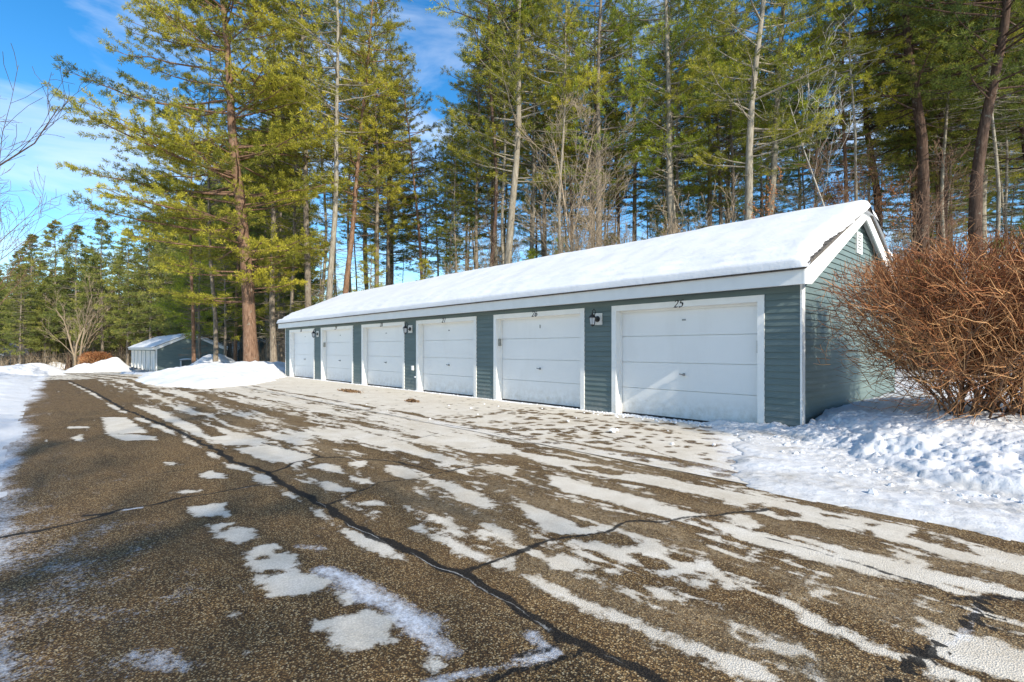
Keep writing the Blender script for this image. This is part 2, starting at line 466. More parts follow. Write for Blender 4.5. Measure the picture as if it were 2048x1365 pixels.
def spruce(name, seed, H, r0, Lmax, nl, bark, leaf, cb=.12, K=14):
    return pine(name, seed, H, r0, cb, Lmax, nl, bark, leaf, K=K, nl_len=.34, nl_w=.085, tuft_gap=.55, top_pow=.85, droop=.35, wob=.08, dead=14, up0=-.05, sub=.5)

def bare(name, seed, H, r0, bark, levels=4, spread=.55, nb=7, stems=1, first=.25, leaf=None, nleaf=0, droop=0., twk=3, upb=.35, rmin=.006, crownlabel=None):
    """a leafless tree or thicket"""
    rng = np.random.default_rng(seed)
    root = empty(name); tb = MB(); tw = MB(); Cs = []; Ds = []
    def br(p, d, L, r, lev):
        n = 6 if lev < 2 else 4
        pts = [p]; dd = d.copy()
        for i in range(n-1):
            dd = unit(dd+rng.normal(0, .10+.03*lev, 3)+np.array([0, 0, .05 if lev < 2 else .03-droop]))
            pts.append(pts[-1]+dd*L/(n-1))
        pts = np.array(pts); tt = np.linspace(0, 1, n)
        rr = np.maximum(r*(1-.75*tt), rmin)
        (tb if lev < 2 else tw).tube(pts, rr, 7 if lev == 0 else (4 if lev == 1 else 3), False)
        if lev >= levels-1:
            Cs.append(pts[-1]); Ds.append(dd); return
        c = nb if lev == 0 else max(2, int(nb*(.75 if lev == 1 else .5)))
        for k in range(c):
            a = first+(1-first)*(k+rng.uniform(.1, .9))/c if lev == 0 else .2+.8*(k+rng.uniform(.1, .9))/c
            j = min(int(a*(n-1)), n-2); q = pts[j]+(pts[j+1]-pts[j])*(a*(n-1)-j)
            side = unit(np.cross(dd, rng.normal(size=3)))
            nd = unit(unit(pts[j+1]-pts[j])*(1-spread*.45)+side*spread+np.array([0, 0, upb*.4]))
            br(q, nd, L*(1-a*.55)*rng.uniform(.42, .68), r*(1-.7*a)*rng.uniform(.4, .6), lev+1)
        if lev == 0: Cs.append(pts[-1]); Ds.append(dd)
    for s in range(stems):
        if stems == 1: p = np.zeros(3); d = unit(np.array([rng.normal(0, .05), rng.normal(0, .05), 1]))
        else:
            a = rng.uniform(0, 2*PI); p = np.array([math.cos(a), math.sin(a), 0])*rng.uniform(.02, .35)
            d = unit(np.array([math.cos(a)*rng.uniform(.05, .55), math.sin(a)*rng.uniform(.05, .55), 1]))
        br(p, d, H*rng.uniform(.75, 1), r0*rng.uniform(.6, 1), 0)
    tb.build('trunk', bark, root, True)
    tw.build('twigs', bark, root, False)
    if leaf is not None:
        fo = MB(); k = min(len(Cs), nleaf); ix = rng.choice(len(Cs), k, False)
        tufts(fo, [Cs[i] for i in ix], [Ds[i] for i in ix], 12, .12, .08, 1.4, rng, rng.uniform(.2, .8, k))
        fo.build('crown', leaf, root, False, 'tint')
    return root

placed = set()
def put(root, base, top=None, spin=0., scale=1., label=None, cat=None, group=None, mats=None):
    """stand a plant at base, leaning towards top; later calls copy it"""
    if root.name in placed: root = copy_tree(root)
    placed.add(root.name)
    root.location = base; root.scale = (scale,)*3
    q = Quaternion((0, 0, 1), spin)
    if top is not None:
        d = (Vector(top)-Vector(base)).normalized()
        q = Vector((0, 0, 1)).rotation_difference(d) @ q
    root.rotation_mode = 'QUATERNION'; root.rotation_quaternion = q
    root.pop('group', None)
    tag(root, label, cat, group)
    if mats:
        for ch in root.children:
            for nm, mt in mats.items():
                if ch.name.split('.')[0] == nm:
                    ch.material_slots[0].link = 'OBJECT'; ch.material_slots[0].material = mt
    return root

exec_parts = []
# ================================================================== GROUND
def in_sdf(poly, S, Q):
    """signed distance to an outline, positive inside"""
    P = np.asarray(poly, float); n = len(P)
    d = np.full(S.shape, 1e9); ins = np.zeros(S.shape, bool)
    for i in range(n):
        a = P[i]; b = P[(i+1) % n]; e = b-a
        t = np.clip(((S-a[0])*e[0]+(Q-a[1])*e[1])/(e@e+1e-12), 0, 1)
        d = np.minimum(d, np.hypot(S-a[0]-t*e[0], Q-a[1]-t*e[1]))
        c = ((P[i][1] > Q) != (b[1] > Q)) & (S < (b[0]-a[0])*(Q-a[1])/(b[1]-a[1]+1e-12)+a[0])
        ins ^= c
    return np.where(ins, d, -d)
def line_d(P, S, Q, closed=False):
    P = np.asarray(P, float); d = np.full(S.shape, 1e9)
    for i in range(len(P)-1):
        a = P[i]; e = P[i+1]-a
        t = np.clip(((S-a[0])*e[0]+(Q-a[1])*e[1])/(e@e+1e-12), 0, 1)
        d = np.minimum(d, np.hypot(S-a[0]-t*e[0], Q-a[1]-t*e[1]))
    return d
L_ = lambda pts: [G(x/2, 760+y/2) for x, y in pts]
R_ = lambda pts: [G(1024+x/2, 760+y/2) for x, y in pts]
# dried patches, measured on the pavement
patches = [
 L_([(780,505),(895,495),(880,515),(905,530),(925,545),(800,545),(775,525)]),
 L_([(840,580),(930,570),(890,590),(885,612),(850,605)]),
 L_([(880,625),(915,612),(930,592),(1010,592),(995,640),(935,655)]),
 L_([(985,690),(1040,665),(1105,660),(1140,695),(1165,705),(1160,745),(1190,775),(1260,785),(1320,815),(1255,850),(1080,855),(1070,830),(1025,805),(1080,790),(1000,755),(985,715)]),
 L_([(1265,970),(1330,960),(1440,925),(1500,940),(1600,945),(1565,1000),(1560,1045),(1615,1065),(1480,1075),(1370,1090),(1340,1050),(1320,1005),(1270,1000)]),
 L_([(1360,850),(1405,850),(1420,880),(1395,900)]),
 L_([(1695,1140),(1740,1115),(1755,1130),(1720,1150)]),
 L_([(410,150),(500,150),(560,190),(590,212),(430,215)]), L_([(420,212),(620,225),(620,242),(480,240)]),
 L_([(280,235),(320,220),(330,245)]), L_([(275,188),(350,188),(350,193),(280,194)]),
 L_([(1550,340),(1600,340),(1690,385),(1640,398),(1560,380)]),
 L_([(1700,405),(1750,400),(1880,440),(1960,480),(1980,510),(1920,510),(1830,480),(1790,440)]),
 L_([(1265,410),(1300,405),(1400,435),(1410,450),(1290,440)]),
 L_([(1395,385),(1480,400),(1490,415),(1440,415)]),
 L_([(1430,490),(1500,480),(1555,500),(1480,500)]),
 L_([(1640,590),(1680,580),(1730,620),(1800,630),(1850,660),(1920,690),(1950,715),(2010,712),(1980,722),(1900,720),(1820,690),(1780,650),(1700,620)]),
 L_([(940,275),(1080,258),(1200,290),(1262,310),(1180,330),(1080,325),(1000,300)]),
 L_([(1240,350),(1300,335),(1360,345),(1385,372),(1330,365)]), L_([(1390,330),(1460,322),(1450,345),(1410,345)]),
 L_([(800,385),(840,362),(880,375),(895,395),(850,392)]), L_([(700,452),(810,442),(740,458)]), L_([(650,332),(690,330),(695,337)]),
 L_([(1910,575),(1960,575),(2048,610),(2048,655),(1990,640),(1960,605)]),
 L_([(1975,735),(2048,712),(2048,760),(1990,755)]),
 L_([(530,100),(640,120),(780,165),(1060,240),(1040,258),(900,262),(760,212),(640,150)]),
 L_([(870,160),(1000,190),(1150,220),(1260,255),(1200,262),(1050,222),(900,182)]),
 L_([(1290,190),(1400,200),(1560,235),(1530,255),(1400,232)]),
 L_([(1510,255),(1640,262),(1800,310),(1900,345),(2048,350),(2048,385),(1900,352),(1750,325),(1600,285)]),
 L_([(1790,255),(1860,250),(1960,275),(1990,295),(1900,292),(1820,275)]),
 L_([(1620,245),(1720,225),(1850,232),(1960,245),(2048,262),(2048,300),(1960,290),(1860,262),(1720,262)]),
 R_([(140,380),(220,390),(320,420),(500,460),(620,500),(790,540),(680,565),(560,535),(400,490),(230,450),(150,420)]),
 R_([(25,495),(90,510),(180,545),(270,585),(380,590),(320,615),(200,620),(130,600),(60,545)]),
 R_([(230,650),(350,650),(420,672),(480,665),(510,630),(590,650),(650,680),(770,720),(790,745),(870,790),(940,835),(890,840),(800,815),(770,835),(700,820),(590,770),(540,740),(440,730),(370,690)]),
 R_([(120,715),(200,700),(320,740),(250,760),(160,755)]), R_([(350,755),(390,752),(435,775),(380,772)]),
 R_([(40,780),(100,790),(200,830),(300,890),(400,920),(500,960),(620,1020),(740,1050),(840,1090),(1000,1150),(1060,1210),(950,1210),(850,1160),(740,1090),(640,1055),(520,1000),(400,960),(300,920),(200,870),(90,820)]),
 R_([(530,830),(600,840),(700,880),(600,880),(560,860)]),
 R_([(840,955),(960,1000),(1100,1040),(1200,1100),(1150,1100),(1020,1070),(930,1030)]),
 R_([(1020,860),(1110,875),(1150,910),(1270,960),(1300,990),(1430,1050),(1590,1105),(1560,1125),(1460,1090),(1330,1030),(1200,990),(1160,930),(1060,900)]),
 R_([(1150,825),(1180,848),(1230,835),(1300,860),(1180,860)]),
 R_([(1560,995),(1640,990),(1590,940),(1680,970),(1800,1010),(1900,1030),(2048,1090),(2200,1150),(2200,1260),(2048,1210),(1900,1180),(1700,1110),(1640,1030)]),
 R_([(1650,1130),(1760,1170),(1860,1215),(1700,1215)]),
 R_([(760,560),(860,580),(1100,640),(1300,690),(1500,740),(1700,800),(1860,850),(1900,872),(1750,845),(1560,795),(1400,765),(1200,722),(1000,665),(860,615)]),
 R_([(1100,625),(1250,650),(1400,685),(1620,740),(1800,790),(2048,850),(2200,890),(2200,920),(2048,880),(1850,840),(1600,780),(1400,720)]),
 R_([(-60,270),(0,285),(300,330),(600,395),(900,450),(1240,520),(1600,590),(1850,660),(2048,705),(2250,750),(2250,830),(2048,770),(1800,720),(1500,640),(1200,570),(1000,540),(800,472),(520,410),(270,370),(100,325)]),
 R_([(860,545),(940,545),(1000,580),(940,590),(880,570)]),
 R_([(1530,705),(1600,700),(1680,740),(1600,745)]),
]
holes = [  # wet spots inside them
 L_([(1015,708),(1035,700),(1075,700),(1085,708),(1060,716),(1025,718)]), L_([(1090,680),(1130,675),(1140,690),(1110,695)]), L_([(1040,770),(1100,762),(1145,775),(1100,795),(1050,785)]),
 R_([(480,700),(520,688),(600,720),(650,760),(620,770),(560,755)]), R_([(610,692),(660,688),(740,715),(700,730),(640,722)]), R_([(680,785),(740,785),(755,798),(700,805)]), R_([(800,800),(850,800),(860,815),(820,815)]), R_([(740,770),(790,768),(800,780),(750,782)]),
 R_([(570,498),(640,492),(760,520),(820,545),(740,535),(640,512)]), R_([(780,468),(860,478),(880,492),(800,490)]), R_([(1020,512),(1080,510),(1170,538),(1150,550),(1050,535)]), R_([(1250,535),(1330,545),(1330,552),(1260,548)]),
 R_([(1350,598),(1420,600),(1450,622),(1380,612)]), R_([(1420,575),(1470,578),(1460,588),(1430,586)]), R_([(1880,650),(1960,660),(1950,672),(1890,668)]), R_([(1640,600),(1780,640),(1850,690),(1760,670),(1600,625)]),
 R_([(920,500),(1000,495),(1010,515),(940,520)]), R_([(1900,825),(1950,822),(1950,835),(1910,835)]), R_([(230,345),(330,345),(500,375),(430,380),(300,368)]), R_([(900,1005),(960,1005),(1010,1035),(950,1040)]),
]
def Z(pts): return [G(x, y) for x, y in pts]
seals = [  # crack sealer: path, half width
 (Z([(105,752),(145,765),(190,785),(250,820),(350,860),(440,905),(470,925),(535,945),(560,965),(655,1015),(690,1040),(800,1095),(920,1148),(1010,1200),(1080,1245),(1140,1278),(1215,1310),(1280,1340),(1330,1368)]), .032),
 (Z([(535,948),(590,925),(640,915),(720,917),(800,925),(865,940)]), .020),
 (Z([(520,885),(560,895),(600,905),(650,915)]), .014),
 (Z([(655,1013),(700,990),(760,965),(830,960),(865,950),(940,935),(1000,928)]), .014),
 (Z([(920,1148),(980,1125),(1040,1105),(1100,1080),(1160,1075),(1210,1062),(1250,1045),(1330,1043),(1400,1035),(1480,1026),(1540,1018)]), .020),
 (Z([(565,966),(490,975),(400,990),(300,1010),(250,1018),(190,1038),(130,1052),(60,1066),(-40,1085)]), .020),
 (Z([(190,1038),(220,1030),(165,1032)]), .02),
 (Z([(215,965),(300,950),(380,938),(470,925)]), .007),
 (Z([(860,903),(920,898),(1000,893),(1060,890)]), .008), (Z([(780,885),(830,878),(880,868)]), .010),
 (Z([(1080,1245),(1110,1262),(1090,1290),(1060,1300),(1024,1315)]), .012),
 (Z([(1190,1297),(1130,1305),(1080,1325),(1030,1345),(990,1368)]), .02),
 (Z([(1900,1195),(1940,1196),(1990,1193),(2048,1198),(2120,1200)]), .02),
 (Z([(1840,1330),(1860,1290),(1800,1360)]), .01),
 (Z([(1640,1040),(1700,1056),(1800,1085),(1900,1115),(2000,1150)]), .006),
 (Z([(1510,1073),(1640,1105),(1760,1140),(1870,1175)]), .012),
]
darkblot = [(Z([(1935,1220),(1950,1205),(1990,1200),(1960,1250),(1920,1275),(1925,1240)])), (Z([(1830,1290),(1870,1285),(1855,1330),(1790,1368),(1760,1368),(1800,1325)]))]
joint = [(27.5, 4.98), (12, 5.0), (9.0, 4.97), (6.2, 5.08), (4.0, 4.90), (2.2, 4.86), (1.2, 4.78), (-1, 4.80), (-12, 4.9)]

def fields(S, Q, far=False):
    n = lambda fx, fy, o=4, seed=0: fbm(S*fx, Q*fy, o, seed)
    wS = S+.05*perlin(S*4, Q*4, 5); wQ = Q+.04*perlin(S*4, Q*4, 8)
    P = np.full(S.shape, -.5)
    for p in patches:
        a = np.asarray(p); lo = a.min(0)-.6; hi = a.max(0)+.6
        m = (S > lo[0]) & (S < hi[0]) & (Q > lo[1]) & (Q < hi[1])
        if m.any(): P[m] = np.maximum(P[m], in_sdf(p, wS[m], wQ[m])+.012)
    # narrow dried strip along the uphill side of the long sealed crack
    sl = np.asarray(seals[0][0]); qs = np.interp(S, sl[::-1, 0], sl[::-1, 1])
    strip = .05-np.abs(Q-(qs-.10))+.09*perlin(S*1.7, S*0+3.3, 3)-.02
    P = np.maximum(P, np.where((S > 2.3) & (S < 26), strip, -1))
    for p in holes:
        a = np.asarray(p); lo = a.min(0)-.4; hi = a.max(0)+.4
        m = (S > lo[0]) & (S < hi[0]) & (Q > lo[1]) & (Q < hi[1])
        if m.any(): P[m] = np.minimum(P[m], -in_sdf(p, wS[m], wQ[m]))
    # long streaks laid by the plough and tyres, farther down the road
    st = .30*(.8*perlin(S*.30, Q*2.4+.04*S, 11)+.65*perlin(S*.9, Q*6, 12)+.45*perlin(S*2.6, Q*12, 13))
    bias = .04+.10*sstep(7, 22, S)-.30*(1-sstep(5.5, 8.5, S+.8*(Q-2)))-.45*(1-sstep(1.0, 1.9, Q-.02*(S-8)))*(1-sstep(25, 34, S))
    bias = bias+.09*sstep(3.9, 4.7, Q)*sstep(4, 7, S)-.05*sstep(5, 8, S)*sstep(24, 14, S)
    P = np.maximum(P, np.clip(st+bias, -.5, .3)*.35)
    br_ = .30*(.5*perlin(S*.45, Q*3.0, 24)+.8*perlin(S*1.3, Q*8, 25)+.7*perlin(S*4.5, Q*17, 26))
    P = np.maximum(P, np.clip(br_-.175+.05*sstep(2.2, 3.6, Q)+.06*sstep(4, 9, S)-.2*sstep(2.0, 1.6, Q), -.5, .3)*.30)
    # wheel ruts stay dark
    for rq, w in ((2.55, .10), (3.35, .13), (1.95, .06)):
        P = np.where((S > 8.5), np.minimum(P, (np.abs(Q-rq-.10*perlin(S*.3, S*0+rq, 21))-w+.16*perlin(S*1.1, Q*4, 22)-.07)*.6+.02), P)
    # frost
    fr = .95*sstep(.25, -.65, Q+.22*n(.5, 1.5, 4, 31)-.012*np.clip(S-9, 0, 60))
    fr = np.maximum(fr, .40*sstep(1.5, -.4, Q+.5*n(.8, .8, 3, 33))*sstep(16, 2.2, S))
    for (pts, w, a) in ((Z([(655,1140),(720,1180),(790,1215),(850,1255),(880,1290)]), .11, .8), (Z([(600,1090),(640,1100)]), .07, .55), (Z([(850,1365),(920,1350),(1000,1340),(1060,1310)]), .06, .62),
                        (Z([(260,1310),(330,1325),(380,1330)]), .08, .5), (Z([(1060,1275),(1090,1300),(1040,1320)]), .06, .7), (Z([(1970,1215),(1935,1270),(1890,1290)]), .04, .55), (Z([(245,1022),(290,1015)]), .03, 1.), (Z([(480,977),(520,972)]), .02, .8)):
        fr = np.maximum(fr, a*sstep(w*1.6, 0, line_d(pts, wS, wQ)))
    fr = np.maximum(fr, .8*sstep(4.70, 5.1, Q+.1*n(1, 1, 3, 35))*sstep(1.9, .6, S))
    film = np.clip(.25+.9*n(.5, 2.2, 4, 41), 0, 1)*sstep(1.4, 2.2, Q)
    film = np.maximum(film, sstep(.35, 0, line_d(R_([(380,610),(560,660),(760,760),(1000,850)]), S, Q))*.0)
    for pts, w in ((R_([(600,910),(740,950),(860,975),(960,1020),(1100,1080)]), .10), (R_([(470,575),(640,600),(700,670),(850,700)]), .09), (R_([(1300,780),(1500,850),(1700,930)]), .12), (R_([(1140,830),(1160,870)]), .06), (R_([(100,740),(150,700)]), .05)):
        film = np.maximum(film, sstep(w*2, 0, line_d(pts, S, Q)))
    se = np.full(S.shape, .5)
    for pts, w in seals:
        se = np.minimum(se, line_d(pts, wS, wQ)-w)
    for p in darkblot: se = np.minimum(se, -in_sdf(p, S, Q)*1.0+.06*perlin(S*12, Q*12, 51)+.12*perlin(S*30, Q*30, 52)+.01)
    cr = line_d(seals[0][0], S, Q)
    side = Q-qs
    crack = np.where(np.abs(side) < .4, side+.015, .4)+.03*perlin(S*3, Q*3, 61)
    c2 = line_d(seals[10][0], S, Q); c3 = line_d(seals[11][0], S, Q)
    crack = np.where(S < 4.3, crack, .4)
    crack = np.where(np.abs(c2) < np.abs(crack), c2, crack); crack = np.where(np.abs(c3) < np.abs(crack), c3, crack)
    return P, film, fr, se, crack

def apron_fields(S, Q):
    n = lambda fx, fy, o=4, seed=0: fbm(S*fx, Q*fy, o, seed)
    wS = S+.03*perlin(S*7, Q*7, 5); wQ = Q+.03*perlin(S*7, Q*7, 8)
    P = np.full(S.shape, .25)
    rng = np.random.default_rng(12)
    # round thawed spots
    for i in range(460):
        s = 2.2+(rng.gamma(2.2, 3.2) if i % 3 else rng.uniform(.6, 6)); q = rng.uniform(5.05, 8.1)
        if s > 26: continue
        r = rng.uniform(.015, .055)*(1.6 if s < 8 else .9)
        a = rng.uniform(.8, 1.4)
        m = (np.abs(S-s) < .5) & (np.abs(Q-q) < .5)
        if m.any(): P[m] = np.minimum(P[m], np.hypot((wS[m]-s)/a, wQ[m]-q)-r)
    # melt line just inside the joint, and streaks dragged in towards the doors
    P = np.minimum(P, np.abs(Q-5.32-.12*n(.4, .1, 3, 71))-.045+.10*perlin(S*1.6, Q*3, 72))
    P = np.minimum(P, np.where(S < 5.5, np.abs(Q-(5.2+(S-2.4)*.42)-.06*n(1, 1, 3, 73))-.018+.05*perlin(S*2, Q*2, 74), .25))
    P = np.minimum(P, np.where((S > 2.4) & (S < 7.6), np.abs(Q-7.15-.10*(S-4)-.08*n(.9, 1, 3, 75))-.012+.05*perlin(S*2, Q*2, 76), .25))
    film = np.clip(.05+1.3*fbm(S*1.6+Q*.9, Q*.30-S*.1, 4, 81), 0, 1)+.5*np.clip(perlin(S*5+Q*3.2, Q*.5, 82), 0, 1)
    film = np.maximum(film, .55*sstep(.35, .0, np.abs(Q-7.2-.1*(S-4))))*.8
    fr = .38*sstep(5.6, 5.15, Q)+.25*np.clip(n(.4, 2, 3, 83), 0, 1)
    fr = np.maximum(fr, .85*sstep(8.05, 8.4, Q+.1*n(2, 1, 3, 84)))
    fr = np.maximum(fr, .9*sstep(5.0, 3.2, S+.5*(8.3-Q)*1.0+.3*n(1.5, 1.5, 3, 85)))
    se = line_d(joint, S, Q)-.012+.02*perlin(S*3, Q*3, 86)
    fr = np.maximum(fr, .42*sstep(13, 24, S)+0*S)
    return P, film, fr, se, np.full(S.shape, .4)

def sheet(name, s, q, zoff, fn, mat, skirt=0.):
    S, Q = np.meshgrid(np.asarray(s), np.asarray(q), indexing='ij')
    fl = fn(S, Q)
    z = terr(S)+zoff+.006*fbm(S*.8, Q*.8, 3, 91)
    m = MB(); m.grid(-S, Q, z)
    o = m.build(name, mat, None, True)
    for nm, a in zip(('patch', 'film', 'frost', 'seal', 'crack'), fl):
        at_ = o.data.attributes.new(nm, 'FLOAT', 'POINT'); at_.data.foreach_set('value', a.astype(np.float32).ravel())
    return tag(o, kind='structure')
s_r = np.concatenate([np.arange(-9, -1.5, .12), np.arange(-1.5, 9, .026), np.arange(9, 16, .05), np.arange(16, 30, .12), np.arange(30, 118, .5)])
sheet('road', s_r, np.arange(-1.4, 4.9501, .028), 0.0, fields, M['road'])
s_a = np.concatenate([np.arange(1.6, 10, .03), np.arange(10, 16, .06), np.arange(16, 26.5, .12)])
sheet('driveway', s_a, np.arange(4.951, 8.46, .028), .001, apron_fields, M['road'])
def far_apron(S, Q):
    return .2*perlin(S*.4, Q*2, 3)+.05, 0*S+.3, 0*S+.25, 0*S+.5, 0*S+.4
sheet('driveway', np.arange(56, 86, .5), np.arange(4.951, 8.6, .3), .001, far_apron, M['road'])

# ---- snow-covered land out to the horizon
def axis(lo, hi, fine_lo, fine_hi, step, grow=1.18):
    a = list(np.arange(fine_lo, fine_hi+1e-6, step)); st = step
    while a[-1] < hi: st *= grow; a.append(a[-1]+st)
    st = step; b = [fine_lo]
    while b[-1] > lo: st *= grow; b.append(b[-1]-st)
    return np.array(b[:0:-1]+a)
sx = axis(-260, 700, -10, 95, .5); qy = axis(-300, 600, -8, 18, .25)
S, Q = np.meshgrid(sx, qy, indexing='ij')
def on_paving(S, Q, e=0.0):
    r = (Q > -1.2+e) & (Q < 4.9-e) & (S > -8.8) & (S < 117)
    a = (Q >= 4.9-e) & (Q < 8.9) & (S > 1.4+e) & (S < 26.7)
    b = (Q >= 4.9-e) & (Q < 8.9) & (S > 55.5+e) & (S < 86)
    g = (Q > 8.3) & (Q < 14.7) & (S > 2.7) & (S < 25.3)
    g2 = (Q > 8.3) & (Q < 14.9) & (S > 60) & (S < 84.5)
    return r | a | b | g | g2
zb = terr(S)+.12+.07*fbm(S*.25, Q*.25, 4, 101)+.03*fbm(S*1.1, Q*1.1, 3, 102)
zb = zb+.28*sstep(-1.6, -3.2, Q)*sstep(0, 14, S)*(.6+.8*np.clip(fbm(S*.18, Q*.3, 3, 103), -.5, 1))
zb = zb+.9*sstep(20, 60, Q)*0
zb = zb*1.0
blend = np.where(on_paving(S, Q), terr(S)-.06, zb)
blend = np.where((S > -7.2) & (S < 5) & (Q > 4.4) & (Q < 16.2), -.30, blend)
m = MB(); m.grid(-S, Q, blend)
tag(m.build('snow_ground', M['snow'], None, True), kind='structure')

# ---- left verge: wind-packed snow along the road edge
s = np.concatenate([np.arange(-2, 20, .08), np.arange(20, 100, .3)]); q = np.arange(-3.4, .12, .05)
S, Q = np.meshgrid(s, q, indexing='ij')
edge = -.28+.16*fbm(S*.5, Q*0+1, 4, 111)+.05*fbm(S*3, Q*3, 2, 112)+.012*np.clip(S-8, 0, 40)*0
h = .09*sstep(0, -1.0, Q-edge)+.05*np.clip(fbm(S*1.2, Q*1.6, 4, 113), -.3, 1)*sstep(0, -.5, Q-edge)
h = h+.30*sstep(-1.0, -2.6, Q)*sstep(6, 16, S)*(.7+.6*fbm(S*.3, Q*.3, 2, 114))
h = np.where(Q-edge > 0, -.03-.05*(Q-edge), h+.004)
m = MB(); m.grid(-S, Q, terr(S)+h, sstep(.0, -.5, Q-edge)*0+.25*sstep(-.8, -.1, Q-edge))
tag(m.build('snow_verge', M['snow_dirty'], None, True, 'grit'), kind='structure')

# ---- rough ploughed bank beside the near corner of the garage
s = np.arange(-7.5, 4.6, .028); q = np.concatenate([np.arange(4.72, 9.2, .028), np.arange(9.2, 16.5, .12)])
S, Q = np.meshgrid(s, q, indexing='ij')
foot = np.interp(S, [-8, -2.5, .28, 1.6, 2.4, 3.4, 4.8], [5.3, 5.45, 5.95, 6.75, 7.55, 8.12, 8.40])+.16*fbm(S*1.1, Q*0, 3, 121)
g = Q-foot
crest = .27*sstep(0, 1.7, g)*sstep(4.2, 2.0, S)+.035*sstep(0, .25, g)
crest = crest+.10*sstep(.9, 3.4, g)*sstep(3.2, 1.6, S)
def cells(S, Q, f, seed):
    """broken blocks: a height per cell, rounded off towards its neighbours"""
    x = S*f+.35*perlin(S*f*.7, Q*f*.7, seed); y = Q*f+.35*perlin(S*f*.7, Q*f*.7, seed+1)
    xi = np.floor(x).astype(int); yi = np.floor(y).astype(int)
    d1 = np.full(x.shape, 9.); d2 = np.full(x.shape, 9.); hh = np.zeros(x.shape)
    for i in (-1, 0, 1):
        for j in (-1, 0, 1):
            h = _perm[(_perm[(xi+i+seed*7) & 4095]+yi+j) & 4095]
            px_ = xi+i+(h % 61)/61.; py_ = yi+j+((h//61) % 53)/53.; hv = (h % 97)/97.
            d = np.hypot(x-px_, y-py_); c = d < d1
            d2 = np.where(c, d1, np.minimum(d2, d)); hh = np.where(c, hv, hh); d1 = np.where(c, d, d1)
    return hh*sstep(0, .28, d2-d1)*(1.1-d1*.9)
ln = sstep(-.08, .35, g)*sstep(2.1, .9, g)
lump = .08*np.clip(fbm(S*1.7, Q*1.7, 2, 122), -.4, 1)+.022*cells(S, Q, 3.4, 5)+.030*cells(S, Q, 8.5, 9)+.022*cells(S, Q, 17, 13)+.02*np.abs(fbm(S*20, Q*20, 2, 129))
small = .012*fbm(S*2, Q*2, 3, 125)+.006*np.abs(fbm(S*9, Q*9, 2, 126))+.010*np.clip(fbm(S*26, Q*26, 2, 127), 0, 1)
path = .020+.014*fbm(S*.8, Q*2.5, 3, 128)+.018*np.clip(fbm(S*9, Q*13, 2, 129), .05, 1)+.03*cells(S, Q, 9, 21)*sstep(-.9, -.05, g)
bound = np.interp(Q, [4.7, 5.2, 6.6, 7.6, 8.5], [1.9, 2.35, 2.85, 3.4, 4.5])+.16*fbm(Q*1.5, S*0, 3, 130)+.06*fbm(S*6, Q*6, 2, 131)
e2 = np.minimum(bound-S, Q-4.80-.10*fbm(S*.9, S*0+2, 4, 132)-.02*fbm(S*8, Q*8, 2, 133))
zz = path*sstep(0, .25, e2)+crest+ln*lump*sstep(3.9, 2.6, S)+small*sstep(.6, 2, g)*1.6
zz = zz+ln*lump*.30*sstep(2.6, 3.4, S)*sstep(4.9, 4.2, S)
zz = np.where(e2 > 0, zz+.003, -.03-.12*np.minimum(-e2, .5))
inside = (Q > D-.02) & (S > 2.70)
zz = np.where(inside, -.08, zz)
zz = zz*np.where(Q > 8.3, 1, 1)
grit = np.clip(sstep(.35, -.15, g)*(.55+.8*fbm(S*.9, Q*2.2, 4, 134)), 0, 1)
grit = np.maximum(grit, sstep(.5, .0, line_d([(2.5, 5.15), (1.6, 5.5), (.9, 5.75)], S, Q))*.95)
grit = np.maximum(grit, .6*sstep(.22, .0, e2))
m = MB(); m.grid(-S, Q, zz, grit)
bank = m.build('snow_bank', M['snow_dirty'], None, True, 'grit')
tag(bank, kind='structure')

# ---- ploughed heaps
def heap(name, poly, hmax, ramp_, label, step=.14, peaks=(), rough=.10, seed=0, mat='snow_pile'):
    a = np.asarray(poly); lo = a.min(0)-.3; hi = a.max(0)+.3
    S, Q = np.meshgrid(np.arange(lo[0], hi[0], step), np.arange(lo[1], hi[1], step), indexing='ij')
    d = in_sdf(poly, S+.35*perlin(S*.5, Q*.5, seed), Q+.35*perlin(S*.5, Q*.5, seed+1))
    h = hmax*np.sin(np.clip(d/ramp_, 0, 1)*PI/2)**.9*(1+.28*fbm(S*.35, Q*.35, 2, seed+2))
    h = h+rough*fbm(S*1.3, Q*1.3, 4, seed+3)*sstep(0, .8, d)+.04*np.abs(fbm(S*4, Q*4, 2, seed+4))*sstep(0, .3, d)
    for (ps, pq, pr, ph) in peaks: h = h+ph*np.exp(-((S-ps)**2+(Q-pq)**2)/pr**2)*sstep(0, .5, d)
    z = np.where(d > 0, h+.01, -.35+0*h)
    m = MB(); m.grid(-S, Q, terr(S)+z)
    o = m.build(name, M[mat], None, True)
    return tag(o, label, 'snow pile', 'ploughed snow piles')
heap('snow_pile', [(23.6,2.6),(20.3,3.1),(18.6,3.9),(19.8,5.4),(23,7.7),(25.3,8.7),(26,11),(30,13),(60,13),(59,10.5),(52,8.3),(42,6.6),(31,3.6)], .52, 3.2,
     'long white ploughed snow pile at the far end of the numbered garage', peaks=((44.5, 9.6, 1.6, .85), (46.2, 10.6, 1.2, .5)), seed=140)
def around(px, Y, a, b, k=14, seed=0):
    c = W(px, Y); r = np.random.default_rng(seed)
    # long side across the line of sight
    out = []
    for i in range(k):
        t = i*2*PI/k; X = a*math.cos(t)*r.uniform(.85, 1.1); Yd = b*math.sin(t)*r.uniform(.85, 1.1)
        out.append((-c.x+CT*Yd-ST*X, c.y+ST*Yd+CT*X))
    return out
heap('snow_pile', around(62, 70, 4.6, 3.2, seed=1), 1.15, 3.0, 'rounded snow pile at the far left end of the road', .2, seed=150)
